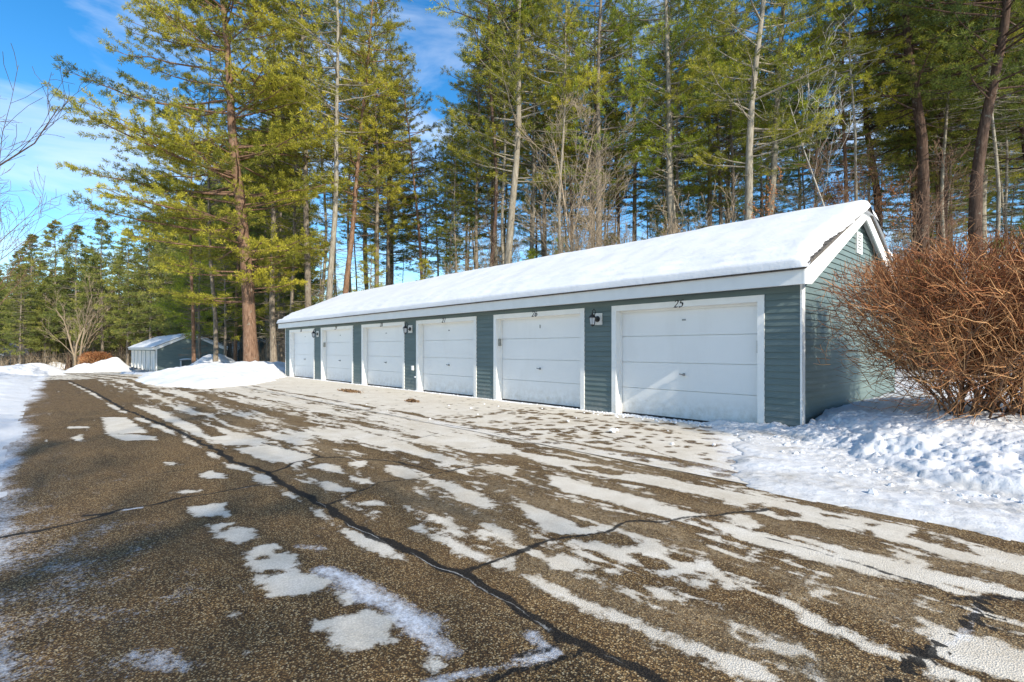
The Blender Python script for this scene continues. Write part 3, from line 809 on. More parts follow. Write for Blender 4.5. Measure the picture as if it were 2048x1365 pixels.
heap('snow_pile', around(196, 71, 4.6, 2.6, seed=2), 1.35, 2.6, 'snow pile with a peak beside the orange shrub, left of the small garage', .2, peaks=((-W(222, 71).x, W(222, 71).y, 1.6, .5),), seed=160)
heap('snow_pile', around(8, 42, 4.2, 3.0, seed=3), .85, 2.4, 'low bluish snow pile in tree shade at the left verge', .14, seed=170)
heap('snow_pile', around(120, 86, 2.2, 1.6, seed=4), 1.1, 1.5, 'small snow pile in front of the dark stump', .2, seed=180)
# ================================================================== GARAGES
EXP = .1016
def saw(mb, x0, x1, y, z0, z1, sgn=-1, axis='x', clip=None):
    """clapboard courses between x0 and x1 on a wall at y facing sgn; clip(z) narrows the span (gable)"""
    z = z0
    n = int(math.ceil((z1-z0)/EXP-1e-6))
    for i in range(n):
        a = z0+i*EXP; b = min(a+EXP, z1)
        w0, w1 = (x0, x1); v0, v1 = (x0, x1)
        if clip:
            w0, w1 = clip(a); v0, v1 = clip(b)
            if w1-w0 < .02: break
            if v1 <= v0: v0 = v1 = (w0+w1)/2
        k = (b-a)/EXP
        lo = y+sgn*.021; hi = y+sgn*(.021-.018*k)
        if axis == 'x':
            P = [(w0, lo, a), (w1, lo, a), (v1, hi, b), (v0, hi, b), (w0, y+sgn*.002, a), (w1, y+sgn*.002, a)]
        else:
            P = [(lo, w0, a), (lo, w1, a), (hi, v1, b), (hi, v0, b), (y+sgn*.002, w0, a), (y+sgn*.002, w1, a)]
        mb.add(P, [[[0, 1, 2, 3], [0, 4, 5, 1]]])

LEN = 22.308; DEP = 6.06; OH = .30; RK = .15
Z_EB, Z_ET = 2.234, 2.458
RIDGE = Z_ET+ (DEP/2+OH)*.443
DO_H = 2.04; TRIM = .106; OPN = 2.741; PIER = .517; PITCH = 3.66

DIG = {  # pen strokes on a 1 x 1.6 field
 '2': [[(.08,1.25),(.18,1.5),(.48,1.6),(.8,1.48),(.88,1.2),(.72,.85),(.35,.4),(.02,.02)],[(.02,.02),(.3,.10),(.6,.0),(.95,.10)]],
 '5': [[(.92,1.6),(.32,1.52)],[(.32,1.52),(.2,.92),(.5,1.0),(.82,.85),(.9,.5),(.72,.12),(.35,-.02),(.05,.12)]],
 '6': [[(.85,1.55),(.5,1.42),(.2,1.0),(.1,.5),(.25,.1),(.55,0),(.85,.2),(.9,.55),(.7,.85),(.4,.85),(.14,.6)]],
 '7': [[(.05,1.42),(.3,1.55),(.6,1.48),(.95,1.6)],[(.95,1.6),(.62,1.0),(.42,.5),(.35,0)]],
 '8': [[(.5,.85),(.18,1.1),(.2,1.42),(.5,1.6),(.82,1.42),(.8,1.12),(.5,.85),(.15,.6),(.12,.22),(.5,0),(.86,.2),(.86,.58),(.5,.85)]],
 '9': [[(.15,.05),(.5,.18),(.8,.6),(.9,1.1),(.75,1.5),(.45,1.6),(.15,1.4),(.1,1.05),(.3,.75),(.6,.75),(.86,1.0)]],
 '3': [[(.1,1.4),(.45,1.6),(.8,1.4),(.75,1.05),(.42,.86)],[(.42,.86),(.82,.7),(.9,.35),(.6,.02),(.25,0),(.05,.2)]],
 '0': [[(.5,1.6),(.18,1.35),(.08,.8),(.18,.25),(.5,0),(.82,.25),(.92,.8),(.82,1.35),(.5,1.6)]],
}
def number_mesh(txt, h, y):
    m = MB(); x = 0; sc_ = h/1.6
    for ch in txt:
        for st in DIG[ch]:
            # smooth the stroke
            P = np.array(st, float); t = np.linspace(0, len(P)-1, 5*len(P))
            xs = np.interp(t, range(len(P)), P[:, 0]); ys = np.interp(t, range(len(P)), P[:, 1])
            ker = np.array([1, 2, 3, 2, 1.])/9
            if len(P) > 3:
                xp = np.convolve(np.pad(xs, 2, 'edge'), ker, 'valid'); yp = np.convolve(np.pad(ys, 2, 'edge'), ker, 'valid'); xs, ys = xp, yp
            xs = xs+ys*.18
            pen = np.array([.15, .11])
            a = np.stack([xs-pen[0], ys-pen[1]], 1); b = np.stack([xs+pen[0], ys+pen[1]], 1)
            # a second, finer nib so thin parts never vanish
            for aa, bb, d in ((a, b, 0.), (np.stack([xs-.05, ys+.05], 1), np.stack([xs+.05, ys-.05], 1), .001)):
                n = len(xs)
                V = [((x+p[0])*sc_, y-.006-d, p[1]*sc_) for p in aa]+[((x+p[0])*sc_, y-.006-d, p[1]*sc_) for p in bb]
                V += [(v[0], y, v[2]) for v in V]
                f = [[i, i+1, n+i+1, n+i] for i in range(n-1)]
                m.add(V, [f+[[i+2*n, i+1+2*n, i+1, i] for i in range(n-1)]+[[n+i, n+i+1, 3*n+i+1, 3*n+i] for i in range(n-1)]])
        x += 1.22
    return m, x*sc_

def gable_x(z, inset=0.0):
    """half width of the end wall at height z"""
    top = Z_ET-.09+(DEP/2+OH)*.443
    return max(0, (top-z)/.443)

def make_garage(name, label, nums, detail=True):
    """origin at the near front corner; front runs to -x, depth to +y, ground z 0"""
    g = empty(name); tag(g, label, 'garage')
    x1 = 0; x0 = -LEN
    # front siding: piers and header
    w = MB()
    xs = [PIER+i*PITCH for i in range(6)]           # distance from corner to each door trim
    outer = OPN+2*TRIM
    saw(w, -xs[0], 0, 0, .02, Z_EB+.02)
    for i in range(6):
        a = xs[i]+outer; b = xs[i+1] if i < 5 else LEN
        saw(w, -b, -a, 0, .02, Z_EB+.02)
        saw(w, -a, -xs[i], 0, DO_H+TRIM, Z_EB+.02)
    w.box(x0, x1, .0, .10, DO_H+TRIM+.01, Z_EB+.02)
    for i in range(7):
        a = 0 if i == 0 else xs[i-1]+outer; b = xs[i] if i < 6 else LEN
        w.box(-b+.001, -a-.001, .0005, .10, -.05, DO_H+TRIM+.01)
    w.build('front_wall', M['siding'], g)
    w = MB(); cy = DEP/2
    def clipf(z):
        hw = min(DEP/2, gable_x(z)); return (cy-hw, cy+hw)
    saw(w, 0, DEP, 0, .02, RIDGE-.10, 1, 'y', clipf)
    w.prism([(0.0, -.05), (DEP, -.05), (DEP, Z_ET-.05), (cy, RIDGE-.11), (0, Z_ET-.05)], 'x', -.10, .0005)
    w.build('end_wall', M['siding_end'], g)
    w = MB()
    w.prism([(0.0, -.05), (DEP, -.05), (DEP, Z_ET-.05), (cy, RIDGE-.11), (0, Z_ET-.05)], 'x', x0, x0+.10)
    for i in range(24): w.box(x0-.014, x0, 0, DEP, .02+i*EXP, .02+i*EXP+.05)
    w.build('end_wall', M['siding_end'], g)
    w = MB(); w.box(x0+.10, -.10, DEP-.10, DEP, -.05, Z_ET-.06); w.build('back_wall', M['siding'], g)
    # corner boards
    w = MB(); w.box(.001, .028, -.020, .115, -.05, Z_EB+.08); w.build('corner_board', M['trim'], g)
    w = MB(); w.box(x0-.030, x0-.001, -.024, .10, -.05, Z_EB+.02); w.build('corner_board', M['trim'], g)
    # eaves
    w = MB(); w.box(x0-RK, RK, -OH, -OH+.025, Z_EB, Z_ET); w.build('fascia', M['fascia'], g)
    w = MB(); w.box(x0-RK, RK, -OH+.025, -.001, Z_EB+.025, Z_EB+.04); w.build('soffit', M['trim'], g)
    w = MB(); w.box(x0-RK, RK, DEP+OH-.025, DEP+OH, Z_EB, Z_ET); w.build('fascia', M['fascia'], g)
    # rake boards on both gables
    def rake(xa, xb, nm='rake_board'):
        w = MB()
        for sg in (0, 1):
            def yy(v): return v if sg == 0 else DEP-v
            ya, yb = -OH-.001, DEP/2
            za, zb_ = Z_ET+.012, RIDGE+.012
            P = [(yy(ya), Z_EB), (yy(ya), za), (yy(yb), zb_), (yy(yb), zb_-.21), (yy(ya+.30), Z_EB+.02)]
            w.prism(P, 'x', xa, xb)
        w.build(nm, M['trim'], g)
    rake(RK-.02, RK+.006); rake(x0-RK-.006, x0-RK+.02)
    w = MB()
    for sg in (0, 1):
        def yy(v): return v if sg == 0 else DEP-v
        w.prism([(yy(-OH+.03), Z_ET-.07), (yy(-OH+.03), Z_ET-.055), (yy(DEP/2), RIDGE-.055), (yy(DEP/2), RIDGE-.07)], 'x', .016, RK-.021)
    w.build('soffit', M['trim'], g)
    # roof slab
    w = MB(); t = .035
    w.prism([(-OH-.03, Z_ET-.012), (DEP/2, RIDGE), (DEP+OH+.03, Z_ET-.012), (DEP+OH+.03, Z_ET+t), (DEP/2, RIDGE+t+.01), (-OH-.03, Z_ET+t)], 'x', x0-RK-.02, RK+.03)
    # shingle butts near the rake edge
    nb = 22
    for i in range(nb):
        v = (i+.5)/nb; y = -OH-.02+(DEP/2+OH)*v; z = Z_ET+t+(RIDGE-Z_ET)*v
        w.prism([(y, z+.002), (y, z+.012), (y+.13, z+.013+.443*.13-.010), (y+.13, z+.443*.13)], 'x', -.75, RK+.028)
    w.build('roof', M['shingle'], g)
    # vent in the gable
    if detail:
        w = MB(); w.box(.010, .045, cy-.17, cy+.17, 3.10, 3.14); w.box(.010, .045, cy-.17, cy+.17, 3.46, 3.50)
        w.box(.010, .045, cy-.17, cy-.13, 3.14, 3.46); w.box(.010, .045, cy+.13, cy+.17, 3.14, 3.46)
        for k in range(6): w.box(.012, .034, cy-.13, cy+.13, 3.155+k*.052, 3.18+k*.052)
        v = w.build('gable_vent', M['trim'], g)
    # doors
    for i in range(6):
        a = -(xs[i]+TRIM); b = a-OPN       # opening from b (far) to a (near)
        w = MB(); pj = -.034
        w.box(b-TRIM, b, pj, .0, -.03, DO_H+TRIM); w.box(a, a+TRIM, pj, .0, -.03, DO_H+TRIM); w.box(b, a, pj+.002, .0, DO_H, DO_H+TRIM)
        w.box(b-.02, b, .0005, .17, -.03, DO_H+.02); w.box(a, a+.02, .0005, .17, -.03, DO_H+.02); w.box(b, a, .001, .17, DO_H, DO_H+.02)
        # stop moulding
        w.box(b, b+.028, .115, .142, -.03, DO_H); w.box(a-.028, a, .115, .142, -.03, DO_H); w.box(b+.028, a-.028, .115, .142, DO_H-.04, DO_H)
        fr = w.build('door_frame', M['trim'], g)
        fr['label'] = 'white door frame numbered %s' % nums[i] if detail else 'white door frame'
        w = MB(); H4 = (DO_H-.02)/4
        for k in range(4):
            z = .022+k*H4
            yb = .150
            w.box(b+.002, a-.002, yb, yb+.04, z, z+H4-.011)
        w.box(b+.003, a-.003, .178, .186, .022, DO_H-.002)
        d = w.build('door', M['door'], g)
        md = (a+b)/2
        w = MB(); w.box(b+.005, a-.005, .152, .186, -.02, .022); w.build('bottom_seal', M['rubber'], d)
        if detail:
            d['label'] = 'white four-panel garage door number %s' % nums[i]
            w = MB(); w.tube([(md, .150, .82), (md, .10, .82)], [.012, .012], 8); w.tube([(md-.065, .10, .828), (md+.05, .10, .812)], [.011, .011], 8)
            c = []
            w.lathe([(.0, 0), (.028, 0), (.028, .004), (0, .004)], (md, .148, .80), 12)
            w.box(md-.022, md+.022, .142, .151, .795, .845)
            w.build('handle', M['steel'], d)
            w = MB()
            if i == 1: w.box(md-.012, md+.012, .140, .151, 1.77, 1.85)
            else: w.box(md-.035, md+.035, .140, .151, 1.80, 1.83)
            w.build('lock_plate', M['steel'], d)
            m, wd = number_mesh(nums[i], .125, pj+.002)
            n = m.build('number', M['black'], fr); n.location = (md-wd/2, 0, DO_H-.012+ (TRIM-.09)/2)
            n['label'] = 'black numeral %s' % nums[i]
            if i in (1, 4):
                w = MB(); w.box(b+.0005, b+.03, .035, .115, 1.36, 1.54); w.box(b+.03, b+.036, .042, .108, 1.375, 1.525); w.build('keypad', M['keypad'], fr)
            if i == 0:
                w = MB(); w.box(a-.03, a-.0005, .02, .11, 1.22, 1.42); w.box(a-.034, a-.03, .03, .10, 1.24, 1.40); w.build('keypad', M['keypad'], fr)
            if i == 2:
                w = MB(); w.tube([(b+.0, .06, 1.4), (b+.02, .06, 1.4)], [.035, .033], 12); w.build('cover', M['trim'], fr)
    return g

g1 = make_garage('garage', 'long grey-green garage with six white doors numbered 25 to 30 and snow on its roof', ['25', '26', '27', '28', '29', '30'])
g1.location = (-2.772, D, 0)
# outlet low on the wall between doors 27 and 28
w = MB(); xo = -(PIER+2*PITCH+OPN+2*TRIM+.20); w.box(xo-.05, xo+.05, -.050, -.016, .62, .76); w.box(xo-.04, xo+.04, -.062, -.050, .63, .75); w.build('outlet_box', M['trim'], g1)
w = MB(); w.tube([(xo+.16, -.018, .42), (xo+.16, -.045, .42)], [.018, .018], 8); w.box(xo+.13, xo+.19, -.06, -.045, .40, .44); w.build('water_tap', M['trim'], g1)

g2 = make_garage('garage', 'small distant grey-green garage in tree shade beyond the long snow pile', ['']*6, False)
c2 = W(311.5, 51); g2.location = (c2.x, c2.y, -1.09); g2.rotation_euler = (0, 0, math.radians(-.8))
# third garage farther back, between the trunks
g3 = make_garage('garage', 'farthest garage, mostly hidden between tree trunks behind the pile', ['']*6, False)
c3 = W(474, 74); g3.location = (c3.x, c3.y, -1.25); g3.rotation_euler = (0, 0, math.radians(-3))

def roof_snow(name, g, label, t0=.21, seed=200, right_gap=True):
    """snow blanket over both slopes, rounded at eaves and rakes"""
    x0, x1 = -LEN-RK-.02, RK+.03
    half = DEP/2+OH+.03
    nx = 420; nv = 110
    # across: v from -1 (front eave) over 0 (ridge) to 1 (back eave)
    v = np.linspace(-1, 1, 2*nv+1)
    ux = np.linspace(0, 1, nx)
    U, V = np.meshgrid(ux, v, indexing='ij')
    ends = .05*perlin(V*5, V*0+.3, seed)+.02*perlin(V*14, V*0+.7, seed+1)
    gap = 0*V
    if right_gap:
        f = -V
        gap = .12*np.exp(-((f-.68)/.26)**2)*sstep(1.0, .93, f)*sstep(.12, .35, f)+.03*perlin(V*22, V*0, seed+5)*sstep(.1, .3, f)*sstep(1, .9, f)
        gap = gap+.10*sstep(.80, .9, f)*sstep(1.0, .96, f)*0
    a0 = x0-.03+ends*.5; a1 = x1+.035+ends-gap
    X = a0+(a1-a0)*U
    Y = DEP/2+V*(half+.045)
    base = RIDGE+.046-np.abs(V)*(half+.045)*.443
    de = np.minimum(X-a0, a1-X); dv = (1-np.abs(V))*(half+.045)
    r1 = np.sqrt(np.clip(1-(1-np.clip(de/.20, 0, 1))**2, 0, 1)); r2 = np.sqrt(np.clip(1-(1-np.clip(dv/.13, 0, 1))**2, 0, 1))
    th = t0*(1+.16*perlin(X*.25, Y*.5, seed+2)+.07*perlin(X*1.2, Y*1.2, seed+3))
    # a lower, thinner shelf above the eave where the blanket has crept
    f = -V; sl = .905-.014*perlin(X*.6, X*0, seed+6)-.006*perlin(X*3, X*0, seed+7); shelf = .55*sstep(sl+.012, sl-.004, f)+.45*sstep(sl-.058, sl-.075, f)
    th = th*(.56+.44*np.where(V < 0, shelf, 1))*1.04
    th = th+.02*np.clip(perlin(X*2.5, Y*2.5, seed+8), -.4, 1)*.5+.013*np.sin(dv*30+2*perlin(X*.8, Y*1, seed+9))*sstep(1.3, .2, dv)
    # crease under the ridge and settled dent near the open end
    th = th-.06*np.exp(-((dv-2.35-.15*perlin(X*.3, X*0, 7))/.16)**2)*sstep(-9, -2, X)
    th = np.maximum(th, .05)
    rnd = np.exp(-(V*18)**2)*.07
    Z = base+th*r1*r2-rnd*r1
    bulge = .05*np.sin(np.clip(1-dv/.13, 0, 1)*PI)*r1
    Y = Y+np.sign(V)*bulge
    m = MB(); m.grid(X, Y, Z)
    # under side and lip
    m.grid(X[:, ::20], Y[:, ::20]*1, (base[:, ::20]-.004))
    o = m.build(name, M['roof_snow'], None, True)
    o.location = g.location; o.rotation_euler = g.rotation_euler
    tag(o, label, 'snow cover', 'snow lying on garage roofs')
    return o
roof_snow('roof_snow', g1, 'thick white snow blanket on the roof of the numbered garage')
s2 = roof_snow('roof_snow', g2, 'thin snow on the roof of the distant garage by the pile', .13, 230, False)
s3 = roof_snow('roof_snow', g3, 'snow on the roof of the garage hidden between trunks', .13, 240, False)
# ledge of snow on the distant end wall
m = MB(); u = np.linspace(0, 1, 20); A, B = np.meshgrid(u, np.linspace(0, 1, 8), indexing='ij')
m.grid(.02+.42*B, 2.0+1.9*A, 1.26+.14*np.sin(A*PI)**.4*np.sin(np.clip(B*1.0, 0, 1)*PI)**.5)
sh = MB(); sh.box(.02, .46, 2.0, 3.9, 1.20, 1.26); sh.box(.02, .44, 2.05, 2.12, .0, 1.20); sh.box(.02, .44, 3.78, 3.85, .0, 1.20)
wr = sh.build('wood_rack', M['fascia'], None); wr.location = g2.location; wr.rotation_euler = g2.rotation_euler
tag(wr, 'snow-topped pale rack against the shaded end wall of the distant garage', 'rack')
k = m.build('snow_cap', M['snow'], wr, True)

# ---- wall lanterns
def lantern(pos, label):
    r = empty('wall_lantern', pos); tag(r, label, 'wall lantern', 'carriage lanterns between garage doors')
    w = MB(); w.box(-.11, .11, -.030, -.012, -.12, .12); w.build('mounting_plate', M['trim'], r)
    w = MB(); an = np.linspace(0, 2*PI, 19)[:-1]
    w.tube([(0, -.030, 0), (0, -.045, 0), (0, -.052, 0)], [.062, .060, .03], 16)
    t_ = np.linspace(0, 1, 14)
    # scroll arm: out from the plate, up and over to the lantern top
    P = [(0, -.05, .0), (0, -.10, -.015), (0, -.13, .03), (0, -.125, .09), (0, -.10, .135), (0, -.11, .175), (0, -.155, .19), (0, -.19, .165), (0, -.195, .12)]
    w.tube(P, .010, 6); w.build('scroll_arm', M['black'], r)
    b = np.array([0, -.195, -.13])
    w = MB(); w.lathe([(.0, -.03), (.02, -.02), (.045, .0), (.05, .012), (.0, .012)], b, 6)
    for k in range(6):
        a = k*PI/3; p = b+np.array([math.cos(a)*.048, math.sin(a)*.048, .01]); q = b+np.array([math.cos(a)*.068, math.sin(a)*.068, .15])
        w.tube([p, q], .005, 4)
    w.lathe([(.085, .150), (.080, .158), (.05, .20), (.02, .225), (.018, .25), (.0, .262)], b, 6); w.lathe([(.0, .148), (.085, .149)], b, 6)
    w.build('lantern_cage', M['black'], r)
    w = MB(); w.lathe([(.044, .012), (.063, .148)], b, 6); w.build('glass', M['glass'], r)
    w = MB(); w.lathe([(.0, .012), (.014, .014), (.014, .085), (.0, .10)], b, 8); w.build('candle_bulb', M['trim'], r)
for i, lb in ((0, 'black wall lantern between doors 25 and 26, the nearest one'), (2, 'black wall lantern on white plate between doors 27 and 28'), (4, 'small far black wall lantern between doors 29 and 30')):
    cx = -(PIER+i*PITCH+OPN+2*TRIM+(PITCH-OPN-2*TRIM)/2)
    lantern((-2.772+cx, D, 1.90), lb)

# ---- litter and snow crumbs by the doors
rng = np.random.default_rng(55)
def litter(name, c, rx, ry, n, label):
    m = MB(); s = rng.normal(0, .4, (n, 2))
    C = np.stack([c[0]+s[:, 0]*rx, c[1]+s[:, 1]*ry, .012+.03*rng.random(n)*np.exp(-(s**2).sum(1))], 1)
    tufts(m, C, rng.normal(size=(n, 3))*[1, 1, .3], 3, .045, .03, .7, rng, rng.random(n), up=.05, along=.02)
    tag(m.build(name, M['litter'], None, False, 'tint'), kind='stuff')
a = G(700, 784); litter('leaf_litter', (-a[0], a[1]), .62, .17, 420, '')
a = G(823, 804); litter('leaf_litter', (-a[0], a[1]), .22, .10, 160, '')
m = MB()
def chunk(mb, c, r, rng):
    k = 6; prof = [(0, -.6), (.8, -.45), (1, .1), (.6, .65), (0, .8)]
    V = []
    for (pr, pz) in prof:
        for j in range(k):
            a = j*2*PI/k; rr = pr*r*rng.uniform(.7, 1.25); V.append((c[0]+rr*math.cos(a), c[1]+rr*math.sin(a), c[2]+pz*r*rng.uniform(.8, 1.1)))
    i = np.arange(4)[:, None]*k; j = np.arange(k)[None, :]; j2 = (j+1) % k
    mb.add(V, [np.stack([i+j, i+j2, i+k+j2, i+k+j], -1).reshape(-1, 4)])
for i in range(900):
    s = rng.uniform(2.9, 24) if i % 2 else rng.uniform(2.7, 6.5); q = D-.05-abs(rng.normal(0, .07 if s > 7 else .16)); r = rng.uniform(.006, .020)*(1.4 if s < 6 else 1)
    if q > D-.05 : continue
    chunk(m, (-s, q, r*.3), r, rng)
for i in range(900):
    s = rng.uniform(-4, 3.4); ft = np.interp(s, [-2.5, .28, 1.6, 2.4, 3.4], [5.45, 5.95, 6.75, 7.55, 8.12]); q = ft+rng.normal(-.12, .30); r = rng.gamma(2, .0065)
    if q > D-.05 and s > 2.7: continue
    chunk(m, (-s, q, .02+.34*float(sstep(0, 1.5, q-ft))+r*.1), min(r, .04), rng)
for i in range(16):
    s = rng.uniform(2.5, 11); q = rng.uniform(5.2, 8.2); r = rng.uniform(.008, .03); chunk(m, (-s, q, r*.3), r, rng)
for px, py, r in ((1225, 866, .055), (1233, 864, .04), (1745, 994, .05), (1700, 990, .03)):
    a = G(px, py); chunk(m, (-a[0], a[1], r*.4+.01), r, rng)
tag(m.build('snow_crumbs', M['snow'], None, False), kind='stuff')
# ================================================================== SHRUBS
def twig_dome(name, seed, c, rx, ry, zt, zb, nst, ntw, label, mat, cat='shrub', bases=7, spreadb=.7, r1=.020, tl=(.24, .56), tr=.0034):
    """multi-stemmed leafless shrub clipped to a mound"""
    rng = np.random.default_rng(seed); root = empty(name, c)
    st = MB(); tw = MB()
    H = zt
    def inside_r(p):
        # vase-shaped mound: narrow foot, wide middle, flat-domed top
        z = p[2]/H
        w = np.interp(z, [0, .12, .35, .6, .8, .93, 1.0], [.42, .74, .95, 1.0, .93, .68, .2])
        return math.hypot(p[0]/rx, p[1]/ry)/max(w, .02)
    B = [np.array([rng.uniform(-1, 1)*rx*spreadb*.6, rng.uniform(-1, 1)*ry*spreadb*.6, 0]) for _ in range(bases)]
    pts = []; dirs = []
    for i in range(nst):
        b = B[i % bases]+rng.normal(0, .07, 3)*[1, 1, 0]
        for _ in range(20):
            a = rng.uniform(0, 2*PI); rr = math.sqrt(rng.uniform(.0, 1)); zz = rng.uniform(.35, .95)
            e = np.array([math.cos(a)*rx*rr, math.sin(a)*ry*rr, zz*H])
            if inside_r(e) < .85: break
        m = 7; t = np.linspace(0, 1, m)[:, None]
        hv = (e-b)*[1, 1, 0]
        P = b+hv*(t**1.15)+np.array([0, 0, 1.])*((e-b)[2]*t**.85)+rng.normal(0, .035, (m, 3))*np.sin(t*PI)
        r = r1*rng.uniform(.5, 1.15)
        st.tube(P, np.linspace(r, r*.28, m), 5, False)
        for k in range(7):
            f = rng.uniform(.25, 1); j = min(int(f*(m-1)), m-2); q = P[j]+(P[j+1]-P[j])*(f*(m-1)-j)
            d = unit(unit(P[j+1]-P[j])*.7+rng.normal(0, .55, 3)+unit(q*[1, 1, 0])*.25)
            L = rng.uniform(.35, .9); q2 = [q]
            for s in range(4):
                d = unit(d+rng.normal(0, .16, 3)+np.array([0, 0, .08])); q2.append(q2[-1]+d*L/4)
            q2 = np.array(q2); st.tube(q2, np.linspace(r*.42, r*.14, 5), 4, False)
            for s in range(1, 5): pts.append(q2[s]); dirs.append(d)
    pts = np.array(pts); dirs = np.array(dirs)
    # fine twigs
    n = 0; V = []; T = []; att = []
    while n < ntw:
        j = rng.integers(len(pts)); p = pts[j]+rng.normal(0, .12, 3)
        ir = inside_r(p)
        if ir > 1.02 or p[2] > H or p[2] < .08*H: continue
        if rng.random() > .12+.88*min(1, max(ir*.8, p[2]/H*1.1))**2: continue
        out = unit(np.array([p[0]/rx, p[1]/ry, (p[2]/H-.35)*1.2]))
        d = unit(out*.45+dirs[j]*.4+rng.normal(0, .62, 3)+np.array([0, 0, .22]))
        L = rng.uniform(*tl); m = 5; q = [p]
        for s in range(m-1):
            d = unit(d+rng.normal(0, .20, 3)+np.array([0, 0, .05])); q.append(q[-1]+d*L/(m-1))
        q = np.array(q)
        if q[-1][2] > H*1.02+rng.normal(0, .04) or inside_r(q[-1]) > 1.06+abs(rng.normal(0, .04)): 
            q = q[:3]
            if inside_r(q[-1]) > 1.14 or q[-1][2] > H*1.04: continue
        k0 = tw.n
        tw.tube(q, np.linspace(tr*1.25, tr*.6, len(q)), 3, False)
        ti = np.clip(rng.normal(.44, .2)+.20*min(1, ir)*rng.random()+(.30*rng.random() if p[2] < .55*H else 0), 0, 1)
        tw.att[-1] = np.full(len(tw.v[-1]), ti)
        n += 1
    st.build('stems', M['bark_twig'], root, True)
    tw.build('twigs', mat, root, False, 'tint')
    return tag(root, label, cat)
twig_dome('shrub', 300, (-.72, 9.25, .18), 2.05, 2.25, 2.62, 0, 90, 11500, 'large red-brown leafless shrub beside the near end wall of the numbered garage', M['twig_red'], bases=8, tr=.0036, r1=.019)
twig_dome('shrub', 301, (2.7, 10.0, .30), 1.5, 1.3, 2.7, 0, 26, 3200, 'red-brown leafless shrub at the right edge behind the large one', M['twig_red'], bases=5)
c = W(192, 74); twig_dome('shrub', 302, tuple(c), 4.6, 2.2, 3.1, 0, 60, 2000, 'orange-brown shrub behind the snow pile left of the distant garage', M['twig_red'], bases=8, r1=.05, tl=(.5, 1.1), tr=.016)
# ================================================================== TREES
pA = pine('pine_tree', 401, 31, .38, .13, 8.0, 190, M['bark_umber'], M['needle'], K=48, nl_len=.19, nl_w=.028, tuft_gap=.34, wob=.16, dead=16, top_pow=.50, up0=.02, bias=(PI*1.0, .25), sub=.40, spread=.95, along=.12)
NK = dict(K=40, nl_len=.19, nl_w=.027, tuft_gap=.32, sub=.38, spread=.9, along=.15)
pB = pine('pine_tree', 402, 30, .22, .34, 4.3, 88, M['bark_grey'], M['needle'], wob=.12, dead=60, top_pow=.5, sparse=.10, **NK)
pC = pine('pine_tree', 403, 28, .18, .42, 4.0, 76, M['bark_grey'], M['needle'], wob=.14, dead=70, top_pow=.5, sparse=.12, **NK)
pD = pine('pine_tree', 404, 32, .27, .34, 5.4, 88, M['bark_pale'], M['needle_bright'], wob=.15, dead=46, top_pow=.42, sparse=.06, **NK)
pE = pine('pine_tree', 405, 27, .16, .38, 3.8, 74, M['bark_dark'], M['needle_dark'], wob=.12, dead=70, top_pow=.5, sparse=.12, **NK)
pG = pine('pine_tree', 406, 30, .32, .42, 6.0, 92, M['bark_dark'], M['needle_dark'], wob=.26, dead=50, top_pow=.42, **NK)
pH = pine('pine_tree', 410, 28, .13, .58, 3.6, 58, M['bark_grey'], M['needle'], wob=.18, dead=110, top_pow=.5, sparse=.10, **NK)
pI = pine('pine_tree', 411, 26, .11, .64, 3.2, 46, M['bark_pale'], M['needle'], wob=.25, dead=90, top_pow=.5, sparse=.10, **NK)
pS = spruce('spruce_tree', 407, 24, .22, 5.4, 150, M['bark_grey'], M['needle_blue'], cb=.15, K=18)
pT = spruce('spruce_tree', 408, 22, .20, 4.8, 140, M['bark_grey'], M['needle_blue'], cb=.20, K=18)
pL = pine('pine_tree', 409, 14, .13, .20, 3.2, 80, M['bark_grey'], M['needle_bright'], K=28, nl_w=.032, wob=.1, dead=14, top_pow=.75, sub=.38)
bA = bare('bare_tree', 501, 13, .10, M['bark_tan'], 4, nb=11, first=.22)
bB = bare('bare_tree', 502, 8.5, .05, M['bark_tan'], 4, nb=8, stems=7, spread=.40, first=.25)
bC = bare('bare_tree', 503, 11, .06, M['bark_twig'], 4, nb=12, first=.18, spread=.62)
bD = bare('bare_tree', 504, 6.5, .035, M['bark_twig'], 4, nb=8, stems=10, spread=.5, first=.2)
bN = bare('bare_tree', 505, 15, .20, M['bark_dark'], 5, nb=14, first=.12, spread=.66, rmin=.0045, upb=.0, droop=.03)
bR = bare('birch_tree', 506, 12, .07, M['bark_birch'], 4, nb=7, first=.60, spread=.5)
bO = bare('oak_sapling', 507, 12, .07, M['bark_twig'], 4, nb=9, first=.35, spread=.6, leaf=M['leaf_orange'], nleaf=150)
bF = bare('bare_tree', 508, 12.5, .20, M['bark_tan'], 4, nb=8, stems=5, first=.2, spread=.42, rmin=.012)

def lean(px0, py0, px1, py1, Y, h=20):
    """base and a point up the stem for a trunk seen through two bearings"""
    b = W(px0, Y); zt = CAM_H+(HZ-py1)*Y/F; zb_ = CAM_H+(HZ-py0)*Y/F
    e = W(px1, Y, zt); m = W(px0, Y, zb_)
    d = (e-m); k = (m.z-b.z)/max(d.z, .1)
    base = m-d*k; base.z = b.z
    return base, e
GB = 'pines in the wood behind the garages'
